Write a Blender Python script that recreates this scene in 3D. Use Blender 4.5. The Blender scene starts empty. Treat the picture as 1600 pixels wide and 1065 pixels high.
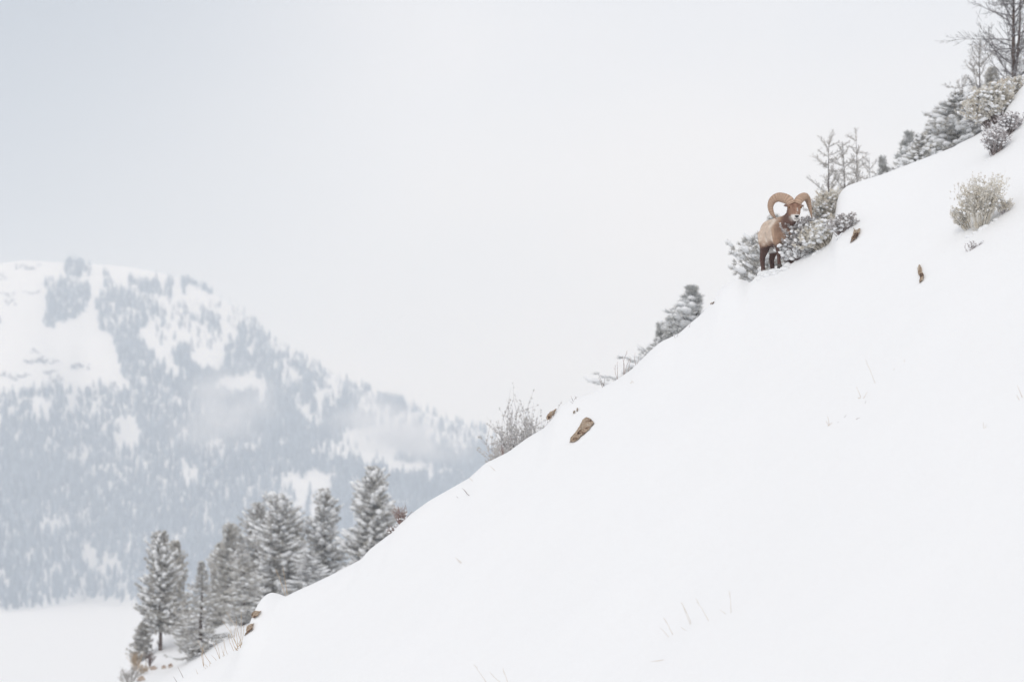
import bpy, math, random
import numpy as np
from mathutils import Vector, Matrix
rad = math.radians
SC = bpy.context.scene
COL = SC.collection

# ------------------------------------------------------------------ camera
FPX = 1600 * 100 / 36.0
PITCH = math.atan(247.5 / FPX)
YC = 54.0                                   # distance of the crest on which the ram stands
cam = bpy.data.cameras.new('camera')
cam.lens = 100; cam.sensor_width = 36; cam.clip_start = 0.5; cam.clip_end = 20000
cam.dof.use_dof = True; cam.dof.focus_distance = YC; cam.dof.aperture_fstop = 1.4
cam_o = bpy.data.objects.new('camera', cam)
cam_o.rotation_euler = (math.pi / 2 + PITCH, 0, 0)
COL.objects.link(cam_o); SC.camera = cam_o

# ------------------------------------------------------------------ sky and sun
SUN_EL, SUN_AZ = rad(48), rad(205)          # azimuth from +y, clockwise: behind and a little left of the camera
world = bpy.data.worlds.new('World'); SC.world = world; world.use_nodes = True
nt = world.node_tree; nt.nodes.clear()
def N(t, kind, **kw):
    n = t.nodes.new(kind)
    for k, v in kw.items(): setattr(n, k, v)
    return n
out = N(nt, 'ShaderNodeOutputWorld')
sky = N(nt, 'ShaderNodeTexSky', sky_type='NISHITA')
sky.sun_disc = False; sky.sun_elevation = SUN_EL; sky.sun_rotation = SUN_AZ
b1 = N(nt, 'ShaderNodeBackground'); b1.inputs[1].default_value = 0.1
b2 = N(nt, 'ShaderNodeBackground'); b2.inputs[1].default_value = 0.962
mx = N(nt, 'ShaderNodeMixShader'); mx.inputs[0].default_value = 0.9      # closed cloud cover
tc = N(nt, 'ShaderNodeTexCoord'); mp = N(nt, 'ShaderNodeMapping')
mp.inputs['Scale'].default_value = (1, 1, 2.2)
mp.inputs['Location'].default_value = (0.3, 0.2, 0.1)
nz = N(nt, 'ShaderNodeTexNoise'); nz.inputs['Scale'].default_value = 3.4; nz.inputs['Detail'].default_value = 3
nz.inputs['Roughness'].default_value = 0.45
cr = N(nt, 'ShaderNodeValToRGB')
cr.color_ramp.elements[0].position = 0.33; cr.color_ramp.elements[0].color = (0.84, 0.87, 0.93, 1)
cr.color_ramp.elements[1].position = 0.62; cr.color_ramp.elements[1].color = (1.0, .985, .990, 1)
L = nt.links.new
L(tc.outputs['Generated'], mp.inputs[0]); L(mp.outputs[0], nz.inputs[0]); L(nz.outputs[0], cr.inputs[0])
L(sky.outputs[0], b1.inputs[0])
L(b1.outputs[0], mx.inputs[1]); L(b2.outputs[0], mx.inputs[2]); L(mx.outputs[0], out.inputs[0])
bd = N(nt, 'ShaderNodeVectorMath', operation='DOT_PRODUCT'); vn_ = N(nt, 'ShaderNodeVectorMath', operation='NORMALIZE')
_bk = Vector((-.30, .93, .20)).normalized(); bd.inputs[1].default_value = _bk
bm_ = N(nt, 'ShaderNodeMapRange', interpolation_type='SMOOTHSTEP'); bm_.inputs['From Min'].default_value = math.cos(rad(17)); bm_.inputs['From Max'].default_value = math.cos(rad(2))
mk = N(nt, 'ShaderNodeMix', data_type='RGBA'); mk.inputs['B'].default_value = (.45, .495, .56, 1)
L(tc.outputs['Generated'], vn_.inputs[0]); L(vn_.outputs[0], bd.inputs[0]); L(bd.outputs['Value'], bm_.inputs['Value'])
L(bm_.outputs[0], mk.inputs['Factor']); L(cr.outputs[0], mk.inputs['A']); L(mk.outputs['Result'], b2.inputs[0])
world.cycles.sampling_method = 'MANUAL'; world.cycles.sample_map_resolution = 256

sun = bpy.data.lights.new('sun', 'SUN'); sun.energy = 0.7; sun.angle = rad(25); sun.color = (1, 0.97, 0.93)
sun_o = bpy.data.objects.new('sun', sun); COL.objects.link(sun_o)
sd = Vector((math.sin(SUN_AZ) * math.cos(SUN_EL), math.cos(SUN_AZ) * math.cos(SUN_EL), math.sin(SUN_EL)))
sun_o.rotation_euler = sd.to_track_quat('Z', 'Y').to_euler(); sun_o.location = (0, 0, 60)

vs = SC.view_settings; vs.view_transform = 'Standard'; vs.look = 'None'; vs.exposure = 0.0; vs.gamma = 1
vs.use_curve_mapping = False
SC.render.engine = 'CYCLES'
cy = SC.cycles
cy.use_denoising = True; cy.max_bounces = 8; cy.diffuse_bounces = 4; cy.volume_bounces = 2
cy.glossy_bounces = 1; cy.transmission_bounces = 2; cy.transparent_max_bounces = 4
cy.use_adaptive_sampling = False; cy.sample_clamp_indirect = 4
cy.volume_step_rate = 1.0; cy.volume_max_steps = 64

# ------------------------------------------------------------------ pixel <-> place helpers (photograph pixels, 1600 wide)
cp, sp = math.cos(PITCH), math.sin(PITCH)
def proj(X, Y, Z):
    d = Y * cp + Z * sp; u = -Y * sp + Z * cp
    return 800 + FPX * X / d, 532.5 - FPX * u / d
def ray(px, py):
    a = (px - 800) / FPX; u = (532.5 - py) / FPX
    y = cp - u * sp; z = sp + u * cp
    return a / y, z / y                      # x and z per metre of y

# ------------------------------------------------------------------ noise
def _h(ix, iy, iz):
    n = (ix * 374761393 + iy * 668265263 + iz * 2147483647 * 3) & 0xffffffff
    n = ((n ^ (n >> 13)) * 1274126177) & 0xffffffff
    return ((n ^ (n >> 16)) & 0xffff) / 32767.5 - 1
def vn(x, y, z=0.0):
    x, y, z = np.broadcast_arrays(np.asarray(x, float), np.asarray(y, float), np.asarray(z, float))
    xi, yi, zi = np.floor(x).astype(np.int64), np.floor(y).astype(np.int64), np.floor(z).astype(np.int64)
    fx, fy, fz = x - xi, y - yi, z - zi
    fx, fy, fz = [f * f * (3 - 2 * f) for f in (fx, fy, fz)]
    r = 0
    for a in (0, 1):
        for b in (0, 1):
            for c in (0, 1):
                r = r + _h(xi + a, yi + b, zi + c) * (fx if a else 1 - fx) * (fy if b else 1 - fy) * (fz if c else 1 - fz)
    return r
def fbm(x, y, z=0.0, o=4):
    r, a, f = 0, 1.0, 1.0
    for k in range(o):
        r = r + a * vn(x * f + 17.3 * k, y * f - 9.1 * k, np.asarray(z) * f + 3.7 * k); a *= .5; f *= 2.03
    return r

# ------------------------------------------------------------------ mesh helpers
def link(name, me, mat, parent=None, smooth=True):
    if mat is not None and not me.materials: me.materials.append(mat)
    if smooth: me.shade_smooth()
    o = bpy.data.objects.new(name, me); COL.objects.link(o)
    if parent is not None: o.parent = parent
    return o
def mesh_np(name, V, F):
    """V (n,3); F (m,3) or (m,4) int array"""
    V = np.asarray(V, np.float32); F = np.asarray(F, np.int32); k = F.shape[1]
    me = bpy.data.meshes.new(name)
    me.vertices.add(len(V)); me.vertices.foreach_set('co', V.ravel())
    me.loops.add(F.size); me.loops.foreach_set('vertex_index', F.ravel())
    me.polygons.add(len(F)); me.polygons.foreach_set('loop_start', np.arange(0, F.size, k, dtype=np.int32))
    me.polygons.foreach_set('loop_total', np.full(len(F), k, np.int32))
    me.update(calc_edges=True)
    return me
class Acc:
    """collects triangles"""
    def __init__(s): s.V = []; s.F = []; s.n = 0
    def add(s, V, F):
        V = np.asarray(V, float).reshape(-1, 3); F = np.asarray(F, int).reshape(-1, 3)
        s.V.append(V); s.F.append(F + s.n); s.n += len(V)
    def inst(s, TV, TF, R, P):
        """R (m,3,3) columns = axes (already scaled), P (m,3)"""
        m = len(P)
        if m == 0: return
        V = np.einsum('mij,nj->mni', R, TV) + P[:, None, :]
        F = TF[None] + (np.arange(m) * len(TV))[:, None, None]
        s.add(V.reshape(-1, 3), F.reshape(-1, 3))
    def tube(s, pts, rs, k=5):
        pts = np.asarray(pts, float); n = len(pts)
        d = np.gradient(pts, axis=0); d /= np.linalg.norm(d, axis=1)[:, None] + 1e-9
        ref = np.array([0, 0, 1.]) if abs(d[0][2]) < .9 else np.array([1., 0, 0])
        a = np.cross(d, ref); a /= np.linalg.norm(a, axis=1)[:, None] + 1e-9
        b = np.cross(d, a)
        t = np.linspace(0, 2 * np.pi, k, endpoint=False)
        V = pts[:, None] + np.asarray(rs)[:, None, None] * (a[:, None] * np.cos(t)[None, :, None] + b[:, None] * np.sin(t)[None, :, None])
        F = []
        for i in range(n - 1):
            for j in range(k):
                p, q = i * k + j, i * k + (j + 1) % k
                F += [(p, q, q + k), (p, q + k, p + k)]
        V = V.reshape(-1, 3)
        V = np.vstack([V, pts[0], pts[-1]])
        for j in range(k):
            F.append((n * k, (j + 1) % k, j)); F.append((n * k + 1, (n - 1) * k + j, (n - 1) * k + (j + 1) % k))
        s.add(V, F)
    def mesh(s, name):
        return mesh_np(name, np.vstack(s.V), np.vstack(s.F))
def blob_template(seed, sub=0):
    import bmesh
    bm = bmesh.new(); bmesh.ops.create_icosphere(bm, subdivisions=1 + sub, radius=1)
    V = np.array([v.co[:] for v in bm.verts]); F = np.array([[v.index for v in f.verts] for f in bm.faces]); bm.free()
    r = np.random.RandomState(seed)
    V = V * (1 + .22 * r.uniform(-1, 1, (len(V), 1)))
    return V, F
BLOBS = [blob_template(k) for k in range(4)]
def frames(d, up=None):
    """rotation matrices with x column along d"""
    d = d / (np.linalg.norm(d, axis=1)[:, None] + 1e-9)
    u = np.tile(np.array([0, 0, 1.]), (len(d), 1)) if up is None else up
    y = np.cross(u, d); ny = np.linalg.norm(y, axis=1)
    y[ny < 1e-3] = (0, 1, 0); y /= np.linalg.norm(y, axis=1)[:, None]
    z = np.cross(d, y)
    return np.stack([d, y, z], axis=2)
def tag(o, label=None, cat=None, group=None, kind=None):
    if label: o['label'] = label
    if cat: o['category'] = cat
    if group: o['group'] = group
    if kind: o['kind'] = kind
    return o
def empty(name, loc=(0, 0, 0), rz=0.0):
    o = bpy.data.objects.new(name, None); o.location = loc; o.rotation_euler = (0, 0, rz); o.empty_display_size = .2
    COL.objects.link(o); return o
def copy_thing(root):
    c = root.copy(); COL.objects.link(c)
    for ch in list(root.children):
        d = ch.copy(); COL.objects.link(d); d.parent = c
        for g in list(ch.children):
            e = g.copy(); COL.objects.link(e); e.parent = d
    return c

# ------------------------------------------------------------------ materials
def mat(name, col, rough=.8, spec=.2):
    m = bpy.data.materials.new(name); m.use_nodes = True
    b = m.node_tree.nodes['Principled BSDF']
    b.inputs['Base Color'].default_value = (*col, 1); b.inputs['Roughness'].default_value = rough
    b.inputs['Specular IOR Level'].default_value = spec
    return m, m.node_tree, b
def ramp(t, stops):
    r = N(t, 'ShaderNodeValToRGB'); e = r.color_ramp.elements
    e[0].position, e[0].color = stops[0][0], (*stops[0][1], 1)
    e[1].position, e[1].color = stops[-1][0], (*stops[-1][1], 1)
    for p, c in stops[1:-1]:
        q = e.new(p); q.color = (*c, 1)
    return r
def noise_mat(name, stops, scale, detail=4, rough=.85, bump=0.0, bscale=None, bdist=.01, spec=.2, coord='Object', rgh=.5):
    m, t, b = mat(name, stops[0][1], rough, spec)
    tcn = N(t, 'ShaderNodeTexCoord'); n = N(t, 'ShaderNodeTexNoise')
    n.inputs['Scale'].default_value = scale; n.inputs['Detail'].default_value = detail; n.inputs['Roughness'].default_value = rgh
    r = ramp(t, stops)
    t.links.new(tcn.outputs[coord], n.inputs[0]); t.links.new(n.outputs[0], r.inputs[0]); t.links.new(r.outputs[0], b.inputs['Base Color'])
    if bump:
        n2 = N(t, 'ShaderNodeTexNoise'); n2.inputs['Scale'].default_value = bscale or scale * 3; n2.inputs['Detail'].default_value = 5
        bp = N(t, 'ShaderNodeBump'); bp.inputs['Strength'].default_value = bump; bp.inputs['Distance'].default_value = bdist
        t.links.new(tcn.outputs[coord], n2.inputs[0]); t.links.new(n2.outputs[0], bp.inputs['Height']); t.links.new(bp.outputs[0], b.inputs['Normal'])
    return m
def snowy_mat(name, stops, scale, snow=(.82, .84, .86), lo=.35, hi=.8, rough=.85):
    """noise colour, with rime or snow lying on the faces that look up"""
    m, t, b = mat(name, stops[0][1], rough, .1)
    tcn = N(t, 'ShaderNodeTexCoord'); n = N(t, 'ShaderNodeTexNoise')
    n.inputs['Scale'].default_value = scale; n.inputs['Detail'].default_value = 3
    r = ramp(t, stops)
    g = N(t, 'ShaderNodeNewGeometry'); s = N(t, 'ShaderNodeSeparateXYZ')
    n2 = N(t, 'ShaderNodeTexNoise'); n2.inputs['Scale'].default_value = scale * 1.7
    ad = N(t, 'ShaderNodeMath', operation='ADD'); sb = N(t, 'ShaderNodeMapRange')
    sb.inputs['From Min'].default_value = lo; sb.inputs['From Max'].default_value = hi
    sc = N(t, 'ShaderNodeMath', operation='MULTIPLY_ADD'); sc.inputs[1].default_value = 1.2; sc.inputs[2].default_value = -.6
    ab = N(t, 'ShaderNodeMath', operation='ABSOLUTE')
    mixn = N(t, 'ShaderNodeMix', data_type='RGBA'); mixn.inputs['B'].default_value = (*snow, 1)
    k = t.links.new
    k(tcn.outputs['Object'], n.inputs[0]); k(tcn.outputs['Object'], n2.inputs[0]); k(n.outputs[0], r.inputs[0])
    k(g.outputs['Normal'], s.inputs[0]); k(n2.outputs[0], sc.inputs[0]); k(s.outputs['Z'], ab.inputs[0]); k(ab.outputs[0], ad.inputs[0]); k(sc.outputs[0], ad.inputs[1])
    k(ad.outputs[0], sb.inputs['Value']); k(sb.outputs[0], mixn.inputs['Factor'])
    k(r.outputs[0], mixn.inputs['A']); k(mixn.outputs['Result'], b.inputs['Base Color'])
    return m

M = {}
def snow_material(name, bumps, base=(.885, .89, .895)):
    m, t, b = mat(name, base, .75, .25)
    tcn = N(t, 'ShaderNodeTexCoord'); last = None
    n0 = N(t, 'ShaderNodeTexNoise'); n0.inputs['Scale'].default_value = .35; n0.inputs['Detail'].default_value = 3
    r = ramp(t, [(.3, tuple(c * .985 for c in base)), (.7, base)])
    t.links.new(tcn.outputs['Object'], n0.inputs[0]); t.links.new(n0.outputs[0], r.inputs[0]); t.links.new(r.outputs[0], b.inputs['Base Color'])
    for s, d, st in bumps:
        n = N(t, 'ShaderNodeTexNoise'); n.inputs['Scale'].default_value = s; n.inputs['Detail'].default_value = 4
        bp = N(t, 'ShaderNodeBump'); bp.inputs['Strength'].default_value = st; bp.inputs['Distance'].default_value = d
        t.links.new(tcn.outputs['Object'], n.inputs[0]); t.links.new(n.outputs[0], bp.inputs['Height'])
        if last: t.links.new(last.outputs[0], bp.inputs['Normal'])
        last = bp
    if last: t.links.new(last.outputs[0], b.inputs['Normal'])
    return m
M['snow'] = snow_material('fresh_snow', [(1.6, .05, .6), (7, .012, .5), (22, .005, .6), (140, .0012, .5)])
M['far_snow'] = snow_material('far_snow', [(.02, 3, .4)])
M['snow_load'] = snow_material('branch_snow', [(40, .006, .6)], (.88, .89, .90))
M['rock'] = noise_mat('lichen_rock', [(.34, (.03, .02, .015)), (.40, (.15, .09, .06)), (.46, (.38, .27, .19)), (.53, (.56, .46, .35)), (.575, (.30, .20, .14)), (.64, (.60, .53, .43))], 7, 5, .95, 1, 26, .05, rgh=.6)
M['rock_tan'] = noise_mat('tan_rock', [(.3, (.24, .16, .12)), (.48, (.44, .34, .27)), (.6, (.52, .43, .35)), (.75, (.60, .54, .46))], 3, 6, .9, 1, 8, .05)
M['far_rock'] = snowy_mat('cliff_rock', [(.3, (.10, .10, .11)), (.7, (.24, .23, .23))], .15, lo=.5, hi=.9)
M['bark'] = noise_mat('grey_brown_bark', [(.3, (.07, .05, .045)), (.55, (.14, .105, .09)), (.75, (.26, .22, .2))], 6, 5, .9, .6, 30, .01)
M['dead_wood'] = snowy_mat('rimed_dead_wood', [(.3, (.09, .075, .075)), (.7, (.2, .175, .17))], 7, snow=(.7, .72, .75), lo=.55, hi=1.0)
M['needles'] = snowy_mat('frosted_needles', [(.3, (.19, .17, .14)), (.48, (.34, .315, .27)), (.66, (.62, .59, .53))], 2.5, snow=(.80, .81, .82), lo=.15, hi=.9)
M['needles_pale'] = snowy_mat('pale_frosted_needles', [(.3, (.32, .30, .255)), (.48, (.50, .47, .41)), (.66, (.73, .70, .64))], 2.5, snow=(.80, .81, .82), lo=.15, hi=.9)
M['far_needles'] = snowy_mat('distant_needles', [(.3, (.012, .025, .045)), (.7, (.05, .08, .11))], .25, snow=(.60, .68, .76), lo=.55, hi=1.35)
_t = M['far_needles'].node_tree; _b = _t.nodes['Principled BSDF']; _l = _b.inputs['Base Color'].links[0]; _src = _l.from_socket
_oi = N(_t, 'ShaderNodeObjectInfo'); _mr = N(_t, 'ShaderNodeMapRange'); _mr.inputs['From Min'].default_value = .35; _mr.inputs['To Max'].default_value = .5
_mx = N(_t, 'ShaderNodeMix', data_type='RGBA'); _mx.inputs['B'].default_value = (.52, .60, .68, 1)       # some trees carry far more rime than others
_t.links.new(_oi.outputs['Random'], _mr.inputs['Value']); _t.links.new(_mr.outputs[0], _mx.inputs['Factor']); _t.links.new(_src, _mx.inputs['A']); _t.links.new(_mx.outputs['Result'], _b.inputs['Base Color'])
M['far_wood'] = mat('distant_dead_wood', (.14, .13, .14), .9)[0]
M['sage_stem'] = noise_mat('sagebrush_stem', [(.3, (.17, .13, .125)), (.7, (.46, .40, .385))], 12, 3)
M['sage_leaf'] = snowy_mat('frosted_sage_leaf', [(.3, (.42, .38, .37)), (.7, (.68, .65, .63))], 10, lo=.35, hi=1.0)
M['straw_leaf'] = snowy_mat('straw_coloured_twig', [(.3, (.50, .42, .33)), (.5, (.68, .62, .53)), (.75, (.80, .77, .70))], 8, lo=.4, hi=1.05)
M['straw'] = noise_mat('dry_straw', [(.3, (.42, .29, .18)), (.7, (.62, .5, .36))], 20, 3)
M['tan_grass'] = noise_mat('pale_tan_bunchgrass', [(.3, (.50, .38, .26)), (.7, (.68, .58, .45))], 14, 3)
M['twig'] = noise_mat('brown_twig', [(.3, (.13, .085, .075)), (.7, (.28, .21, .19))], 14, 3)
M['red_twig'] = noise_mat('reddish_brown_twig', [(.3, (.26, .17, .15)), (.7, (.44, .34, .31))], 14, 3)
M['rime_needles'] = snowy_mat('rime_covered_needles', [(.3, (.42, .43, .41)), (.48, (.55, .55, .53)), (.66, (.70, .70, .68))], 2.5, snow=(.80, .81, .82), lo=.2, hi=1.0)
M['rime_straw'] = snowy_mat('rimed_grey_twig', [(.3, (.44, .42, .39)), (.7, (.70, .68, .65))], 6, lo=.3, hi=1.0)
M['rime_sage'] = snowy_mat('rimed_lilac_twig', [(.3, (.42, .37, .37)), (.7, (.70, .67, .67))], 10, lo=.3, hi=1.0)
M['pale_twig'] = snowy_mat('pale_straw_twig', [(.3, (.68, .61, .49)), (.5, (.79, .74, .65)), (.75, (.84, .82, .77))], 8, lo=.3, hi=1.0)
M['frost_twig'] = snowy_mat('frosted_twig', [(.3, (.34, .31, .28)), (.7, (.56, .53, .49))], 6, snow=(.76, .76, .76), lo=.25, hi=1.0)

# ------------------------------------------------------------------ the hill the ram stands on
SIL = [(150, 1150), (230, 1098), (270, 1070), (290, 1050), (320, 1040), (345, 1026), (368, 1014), (382, 996), (391, 975), (399, 948), (407, 932), (417, 925), (429, 929),
       (438, 934), (455, 925), (480, 914), (512, 899), (545, 882), (560, 874), (575, 857), (600, 838), (612, 829), (622, 817), (640, 801), (668, 781),
       (700, 763), (730, 746), (755, 723), (790, 706), (820, 684), (850, 666), (865, 646), (875, 633), (890, 625), (925, 612), (960, 593),
       (985, 576), (1015, 546), (1030, 533), (1060, 519), (1080, 501), (1092, 491), (1110, 472), (1125, 450), (1140, 438), (1155, 433),
       (1165, 437), (1171, 441), (1180, 430), (1190, 424), (1215, 417), (1235, 408), (1260, 394), (1285, 379), (1299, 368), (1303, 348),
       (1306, 315), (1311, 300), (1322, 288), (1350, 278), (1380, 269), (1406, 259), (1459, 239), (1493, 226), (1498, 222), (1522, 211), (1559, 188), (1568, 175),
       (1573, 163), (1600, 130), (1660, 85), (1800, 5)]
_sx = []; _sz = []
for a, b in SIL:
    rx, rz = ray(a, b); _sx.append(rx * YC); _sz.append(rz * YC)
_sx, _sz = np.array(_sx), np.array(_sz)
GX = np.arange(_sx[0], _sx[-1], .02)
GZ = np.interp(GX, _sx, _sz)
def gauss(a, s):
    k = np.arange(-int(3 * s), int(3 * s) + 1); w = np.exp(-k * k / (2. * s * s)); w /= w.sum()
    return np.convolve(np.pad(a, len(k) // 2, mode='edge'), w, 'valid')
GS = gauss(GZ - .62 * GX, 70) + .62 * GX
GD = gauss(GZ, 1.2) - GS
def Cs(x):
    x = np.asarray(x, float)
    r = np.interp(x, GX, GS)
    return r + np.where(x < GX[0], (x - GX[0]) * .62, 0) + np.where(x > GX[-1], (x - GX[-1]) * .62, 0)
def Cd(x):
    return np.interp(x, GX, GD, left=0, right=0)
YS = 165.0
SP = [(150, 1120), (190, 1082), (205, 1062), (222, 1032), (238, 1002), (255, 984), (285, 972), (320, 974), (350, 962), (400, 926), (450, 906), (510, 882), (560, 866), (620, 836)]
_px = np.array([ray(a, b)[0] * YS for a, b in SP]); _pz = np.array([ray(a, b)[1] * YS for a, b in SP])
def Sx(x):
    x = np.asarray(x, float)
    r = np.interp(x, _px, _pz)
    return r + np.where(x < _px[0], (x - _px[0]) * .6, 0) + np.where(x > _px[-1], (x - _px[-1]) * .6, 0)
PT = [-80, -4, -1.0, -.3, .2, .7, 1.3, 2.2, 4, 8, 16, 36, 80, 100, YS - YC, YS - YC + 8, YS - YC + 40, YS - YC + 160, 500]
PZ = [-29, -1.52, -.40, -.10, .0, -.04, -.18, -.50, -1.15, -2.1, -3.0, -3.4, -2.4, -1.2, 0, -.6, -14, -85, -200]
_pt = np.arange(-80, 500, .05); _pp = gauss(np.interp(_pt, PT, PZ), 5)
VALLEY = -110.0
def hill(x, y):
    x = np.asarray(x, float); y = np.asarray(y, float)
    t = y - YC
    base = np.interp(t, _pt, _pp)
    w = np.clip((t - 12) / 70, 0, 1); w = w * w * (3 - 2 * w)
    c = Cs(x) * (1 - w) + Sx(x) * w
    det = Cd(x - .12 * t) * np.exp(-np.where(t < 0, (t / 1.5) ** 2, (t / 2.2) ** 2))
    z = c + base + det
    far = np.clip(np.abs(t) / 6, 0, 1)
    z = z + .035 * fbm(x * .55, y * .4, 3, 3) * far + .012 * fbm(x * 1.6, y * .9, 8, 2) * far + .10 * fbm(x * .12 + 5, y * .1, 1, 3) * np.clip(np.abs(t) / 14, 0, 1)
    z = z + np.clip((t - 15) / 30, 0, 1) * .45 * fbm(x * .16 + 3, y * .12, 7, 3)
    k = 6.0
    q = np.clip((z - (VALLEY - 1)) / k, -30, 30)
    return (VALLEY - 1) + k * np.log1p(np.exp(q))
def hit(px, py, y0=22., y1=62.):
    """first place along the line of sight through a photograph pixel where the hill is met"""
    a, b = ray(px, py)
    ys = np.arange(y0, y1, .02)
    h = hill(a * ys, ys) - b * ys
    i = np.argmax(h > 0)
    if h[i] <= 0: i = np.argmin(np.abs(h))
    y = ys[i]
    return Vector((a * y, y, float(hill(a * y, y))))

def axis(dense0, dense1, step, lo, hi, grow=1.12, mx_=12):
    c = list(np.arange(dense0, dense1, step)); s = step; v = c[-1]
    while v < hi: s = min(s * grow, mx_); v += s; c.append(v)
    s = step; v = c[0]; l = []
    while v > lo: s = min(s * grow, mx_); v -= s; l.append(v)
    return np.array(l[::-1] + c)
def grid_mesh(name, xs, ys, fz):
    X, Y = np.meshgrid(xs, ys); Z = fz(X, Y)
    V = np.stack([X, Y, Z], -1).reshape(-1, 3)
    n, m = len(xs), len(ys)
    i = np.arange(n - 1)[None] + n * np.arange(m - 1)[:, None]; i = i.ravel()
    return mesh_np(name, V, np.stack([i, i + 1, i + 1 + n, i + n], 1))
xs = axis(-9.5, 12.0, .05, -260, 330, 1.1)
ys = axis(YC - 2.6, YC + 2.2, .07, -40, 420, 1.05, 6)
tag(link('hillside', grid_mesh('hillside', xs, ys, hill), M['snow']), kind='structure')

# ------------------------------------------------------------------ valley floor and the mountain
XW = 3200
def plane(name, x0, x1, y0, y1, z, m):
    n = 24
    return tag(link(name, grid_mesh(name, np.linspace(x0, x1, n), np.linspace(y0, y1, n), lambda X, Y: z + 0 * X), m), kind='structure')
plane('valley_floor', -XW, XW, -600, 5600, VALLEY, M['far_snow'])
RID = [(-900, 395), (-300, 400), (-60, 412), (0, 411), (35, 406), (60, 407), (100, 410), (150, 412), (200, 416), (250, 425), (290, 438), (330, 455),
       (370, 482), (400, 505), (430, 532), (470, 558), (520, 584), (560, 602), (600, 619), (650, 638), (700, 655), (750, 672), (780, 686),
       (850, 735), (950, 765), (1100, 800), (1400, 860)]
YR = 3900.0
_rx = np.array([ray(a, b)[0] for a, b in RID]); _rz = np.array([ray(a, b)[1] * YR for a, b in RID])
NR = [(-400, 520), (-100, 600), (0, 640), (50, 660), (100, 687), (160, 720), (230, 775), (320, 850), (420, 930), (520, 960)]
YN = 3420.0
_nx = np.array([ray(a, b)[0] for a, b in NR]); _nz = np.array([ray(a, b)[1] * YN for a, b in NR])
BL = [(-400, 960), (0, 957), (60, 951), (130, 938), (175, 941), (220, 948), (300, 950), (900, 950), (1400, 960)]
_bx = np.array([ray(a, b)[0] for a, b in BL]); _by = np.array([VALLEY / ray(a, b)[1] for a, b in BL])
def mountain(x, y):
    k = x / y
    zr = np.interp(k, _rx, _rz); yb = np.interp(k, _bx, _by)
    u = (y - yb) / (YR - yb)
    uc = np.clip(u, 0, 1)
    g = 1.10 * uc - .10 * uc ** 2 + .05 * np.sin(uc * 9.5 + k * 30) * np.sin(np.pi * uc)
    z = VALLEY + (zr - VALLEY) * g
    env = np.sin(np.pi * np.clip(u, 0, 1)) ** .7
    z = z + env * (17 * fbm(x / 210, y / 500, 4, 4) + 5 * fbm(x / 60, y / 90, 9, 3))
    z = np.where(u > 1, zr - (y - YR) * .28 - ((y - YR) / 120.) ** 2, z)
    un = np.clip((y - yb) / (YN - yb), 0, 1)
    zn = VALLEY + (np.interp(k, _nx, _nz) - VALLEY) * (1.25 * un - .25 * un * un) - np.where(y > YN, ((y - YN) / 150.) ** 2 * 60, 0) + 4 * fbm(x / 80, y / 80, 2, 3) * np.sin(np.pi * un)
    z = np.where((y > yb) , np.maximum(z, zn), z)
    return np.where(u < 0, VALLEY - 1.5, np.maximum(z, VALLEY - 1.5))
xs = np.arange(-2400, 1300, 9.); ys = np.arange(2650, 4500, 9.)
tag(link('mountain', grid_mesh('mountain', xs, ys, mountain), M['far_snow']), kind='structure')

# --- where the forest stands on the mountain
def inpoly(px, py, poly):
    r = np.zeros(px.shape, bool); n = len(poly)
    for i in range(n):
        x0, y0 = poly[i]; x1, y1 = poly[(i + 1) % n]
        c = ((y0 > py) != (y1 > py)) & (px < (x1 - x0) * (py - y0) / (y1 - y0 + 1e-9) + x0)
        r ^= c
    return r
def inell(px, py, cx, cy, rx, ry): return ((px - cx) / rx) ** 2 + ((py - cy) / ry) ** 2 < 1
LOW = [(-900, 560), (-100, 585), (0, 612), (40, 614), (150, 606), (190, 622), (212, 600), (240, 566), (280, 585), (340, 588), (400, 558), (450, 575), (520, 618), (570, 645), (640, 668), (700, 692), (800, 715), (1400, 850)]
WOODS = [[(72, 440), (100, 440), (143, 452), (140, 482), (110, 500), (85, 512), (68, 505), (75, 470)],
         [(156, 424), (165, 420), (175, 445), (172, 455), (162, 447)],
         [(150, 470), (170, 454), (195, 454), (235, 472), (228, 510), (215, 525), (240, 555), (270, 605), (205, 605), (185, 578), (178, 540), (175, 520), (155, 505)],
         [(213, 441), (250, 439), (253, 466), (235, 470), (215, 460)],
         [(292, 434), (300, 435), (336, 457), (330, 461), (294, 441)],
         [(308, 492), (325, 484), (345, 502), (343, 527), (330, 522), (310, 502)],
         [(355, 542), (375, 512), (395, 517), (385, 560), (400, 582), (350, 582)],
         [(270, 547), (300, 542), (300, 570), (330, 582), (300, 602), (275, 592)],
         [(395, 520), (425, 545), (470, 580), (540, 612), (560, 640), (400, 600)]]
WELL = [(607, 636, 26, 14), (752, 662, 18, 15), (722, 655, 10, 10), (575, 600, 6, 12), (118, 422, 18, 14), (138, 428, 6, 10), (241, 486, 9, 15), (265, 456, 8, 17), (288, 450, 5, 9), (205, 444, 6, 8), (256, 502, 4, 12), (250, 528, 4, 9)]
SPARSE = [(300, 470), (400, 500), (480, 560), (560, 600), (560, 640), (480, 600), (420, 590), (340, 545), (270, 540), (236, 500), (240, 478)]
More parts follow.
